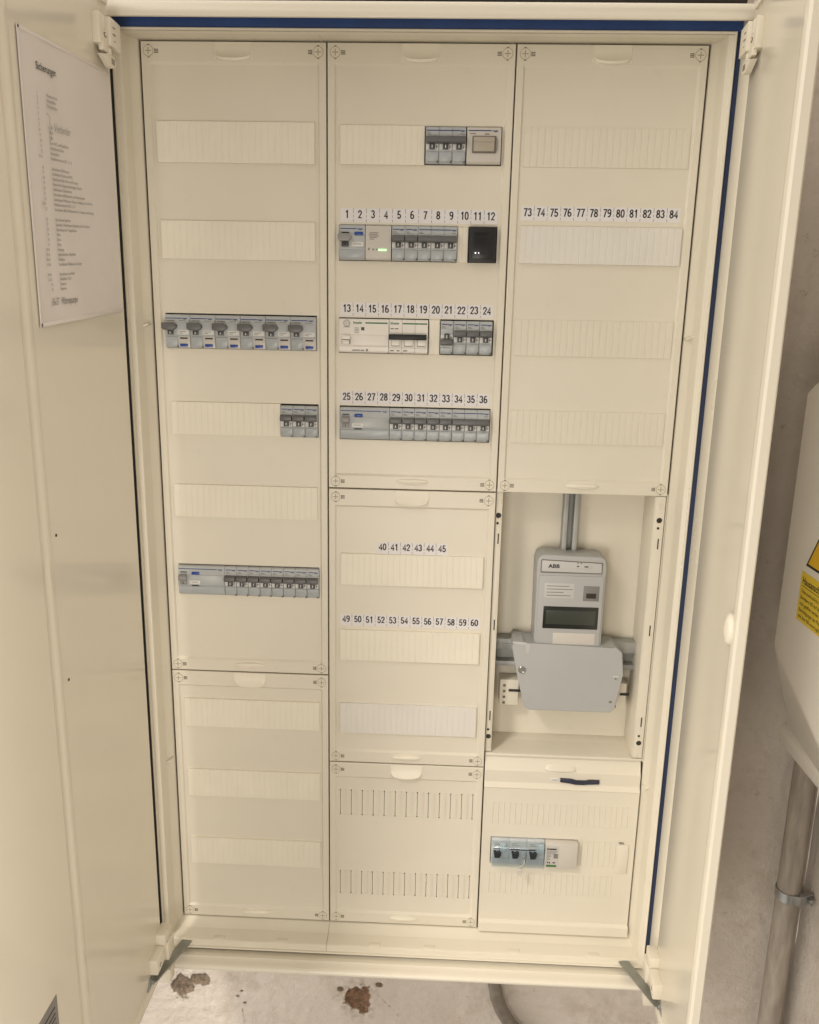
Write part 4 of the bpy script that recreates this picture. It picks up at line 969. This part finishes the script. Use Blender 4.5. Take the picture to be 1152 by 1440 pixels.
def arrester():
    t = thing('lightning_arrester', 'pale grey device with small printed label and green bar beside the main switch', 'surge protector', (603.4, -6, 1350 - 1196))
    b = MB(); b.box(0.2, 52.4, -8, 14, -23, 23, 1.0); b.build('device_body', m_spd, t)
    b = MB(); b.box(2, 22, -8.3, -7.6, -20, 18); b.build('label', mat('grey_label', (0.50, 0.48, 0.45), 0.5, var=0), t)
    b = MB(); b.box(3, 5.5, -8.5, -8.1, 11.4, 14); b.box(6.2, 18, -8.5, -8.1, 11.6, 13.8)
    for k, l in enumerate((17, 15, 16, 6, 7, 5, 6)): b.box(3, 3 + l, -8.5, -8.1, 8.8 - 2.6 * k, 9.7 - 2.6 * k, 0, 1)
    b.box(14, 21, -8.5, -8.1, -4, 4, 0, 1); b.box(4, 6, -8.5, -8.1, -13, -10.4); b.box(7, 9, -8.5, -8.1, -13.6, -11); b.box(13, 17, -8.5, -8.1, -13, -11)
    b.build('printed_text', [m_ink, m_faint], t)
    b = MB(); b.box(3, 19, -9.0, -7.8, -19.6, -16.2, 0.3); b.build('status_bar', mat('green_bar', (0.05, 0.16, 0.035), 0.4, var=0), t)
arrester()

# ================================================================== things around the cabinet
def conduit():
    b = MB(); b.tube([(1058, 104, z) for z in (-900, -400, -300, -200, -100, 0, 100, 200, 300, 340)], 19.5, 24)
    tag(b.build('conduit_pipe', m_pipe), 'dirty grey vertical conduit pipe in the corner below the connection box', 'pipe')
    t = thing('pipe_clamp', 'bent zinc clamp around the vertical conduit on the right', 'clamp', (1058, 104, 15))
    b = MB(); n = 20; rings = []
    for k in range(n + 1):
        a = math.radians(95 + 210 * k / n)
        rings.append([(r * math.cos(a), r * math.sin(a), h) for (r, h) in ((20, -9), (20, 9), (21.6, 9), (21.6, -9))])
    b.loft(rings, 0, True, True, True)
    b.prism([(-2, -21.5), (12, -24), (40, -12), (39, -10.6), (12, -22), (-2, -20)], 'z', -9, 9, 0, 0.3)
    b.build('clamp_band', m_zinc, t)
    b = MB(); b.box(30, 33, -27, -15, -6, 6, 0.6); b.cyl((-22, 0), 'x', 4, 26, 36, 6); b.build('clamp_screw', m_zinc, t)
conduit()
b = MB(); b.tube([(543, 112, -20), (543, 111, -180), (545, 110, -210), (551, 109, -242), (562, 108, -272), (580, 108, -303), (606, 108, -332), (645, 108, -360), (700, 108, -380), (900, 108, -400)], 12.5, 20)
tag(b.build('bent_pipe', m_pipe2), 'short bent grey pipe coming out under the cabinet', 'pipe')

def connection_box():
    t = thing('connection_box', 'pale grey house connection box with yellow stickers at the right edge', 'connection box', (1000, -200, 364))
    off = Vector((1000, -200, 364))
    def add(b, name, mats, par=t, sm=35):
        for v in b.bm.verts: v.co -= off
        return b.build(name, mats, par, sm)
    def ring(x, yf, yn, z, k=0.0, xb=1096):
        return [(xx, yy, z + k * (yy - yf)) for (xx, yy) in ((xb, yf + 4), (x + 6, yf), (x, yf - 6), (x, yn + 6), (x + 6, yn), (xb, yn))]
    b = MB()
    b.loft([ring(930, -96, -450, 962), ring(896, -92, -470, 921, -0.11), ring(890, -88, -472, 911, -0.11), ring(890, -86, -472, 566, 0.41), ring(893, -86, -470, 553, 0.41), ring(938, -48, -440, 440, 0.2), ring(948, -32, -430, 412, 0.1)], 0, True, True, True)
    add(b, 'housing', m_box)
    b = MB(); b.prism([(1094, 408), (948, 416), (940, 404), (942, 384), (956, 368), (985, 364), (1094, 364)], 'y', -330, -30, 0, 4, 3); b.box(1022, 1094, -32, 124, 372, 400, 3); add(b, 'cable_entry', m_box)
    b = MB(); b.box(941, 944, -52, -38, 399, 401); add(b, 'entry_slot', m_groove)
    X = 889.2
    def plane(p): return (X + p[1] * 0.25, -151 - p[0], p[2])
    # text sticker: reading direction runs towards the viewer (-y)
    b = MB(); z1, z0 = 687, 622
    b.box(X + 0.1, X + 0.6, -320, -146, z0, z1); st = add(b, 'yellow_sticker', m_yellow)
    q = MB(); q.text('Hausanschlusskasten', 0, -0.2, z1 - 15, 13, 0, 0.85, 0.02, f=plane, depth=0.05)
    for k, s in enumerate(('Ohne ausdrückliche Einwilligung des', 'Betreibers NIS darf dieser Kasten', 'nicht geöffnet werden.', 'Beschädigungen der Plomben', 'sind dem NIS unverzüglich')):
        q.text(s, 0, -0.2, z1 - 27 - 8.4 * k, 7.0, 0, 0.85, 0.006, f=plane, depth=0.05)
    q.box(X - 0.1, X + 0.3, -290, -151, z1 - 18.6, z1 - 17.8)
    add(q, 'sticker_text', m_ink, st)
    b = MB()   # warning triangle, of which the photo shows the lower corner
    b.prism([(-155, 697), (-255, 697), (-205, 784)], 'x', X - 0.2, X + 0.5, 0, 0); tr = add(b, 'warning_sign', m_ink)
    b = MB(); b.prism([(-161, 700.5), (-249, 700.5), (-205, 777)], 'x', X - 0.6, X - 0.1); add(b, 'amber_field', m_amber, tr)
    b = MB(); b.prism([(-202, 762), (-190, 733), (-203, 733), (-207, 708), (-216, 738), (-204, 738)], 'x', X - 0.9, X - 0.5); add(b, 'lightning_symbol', m_ink, tr)
connection_box()

# dark cables lying on top of the cabinet
for i, (lab, y, z, r, amp) in enumerate((('thick dark cable lying at the front on top of the cabinet', -20, 1394, 13, 3), ('thin black cable winding over the thick cable on the cabinet top', -30, 1417, 4, 7), ('dark cable bundle lying at the back on top of the cabinet', 40, 1416, 24, 4))):
    b = MB(); b.tube([(x, y + 5 * math.sin(x / 70.0 + i), z + amp * noise.noise(Vector((x / 80.0, i * 5.0, 0)))) for x in range(-20, 781, 20)], r, 12)
    tag(b.build('cable', m_cable), lab, 'cable', 'cables on top of the cabinet')
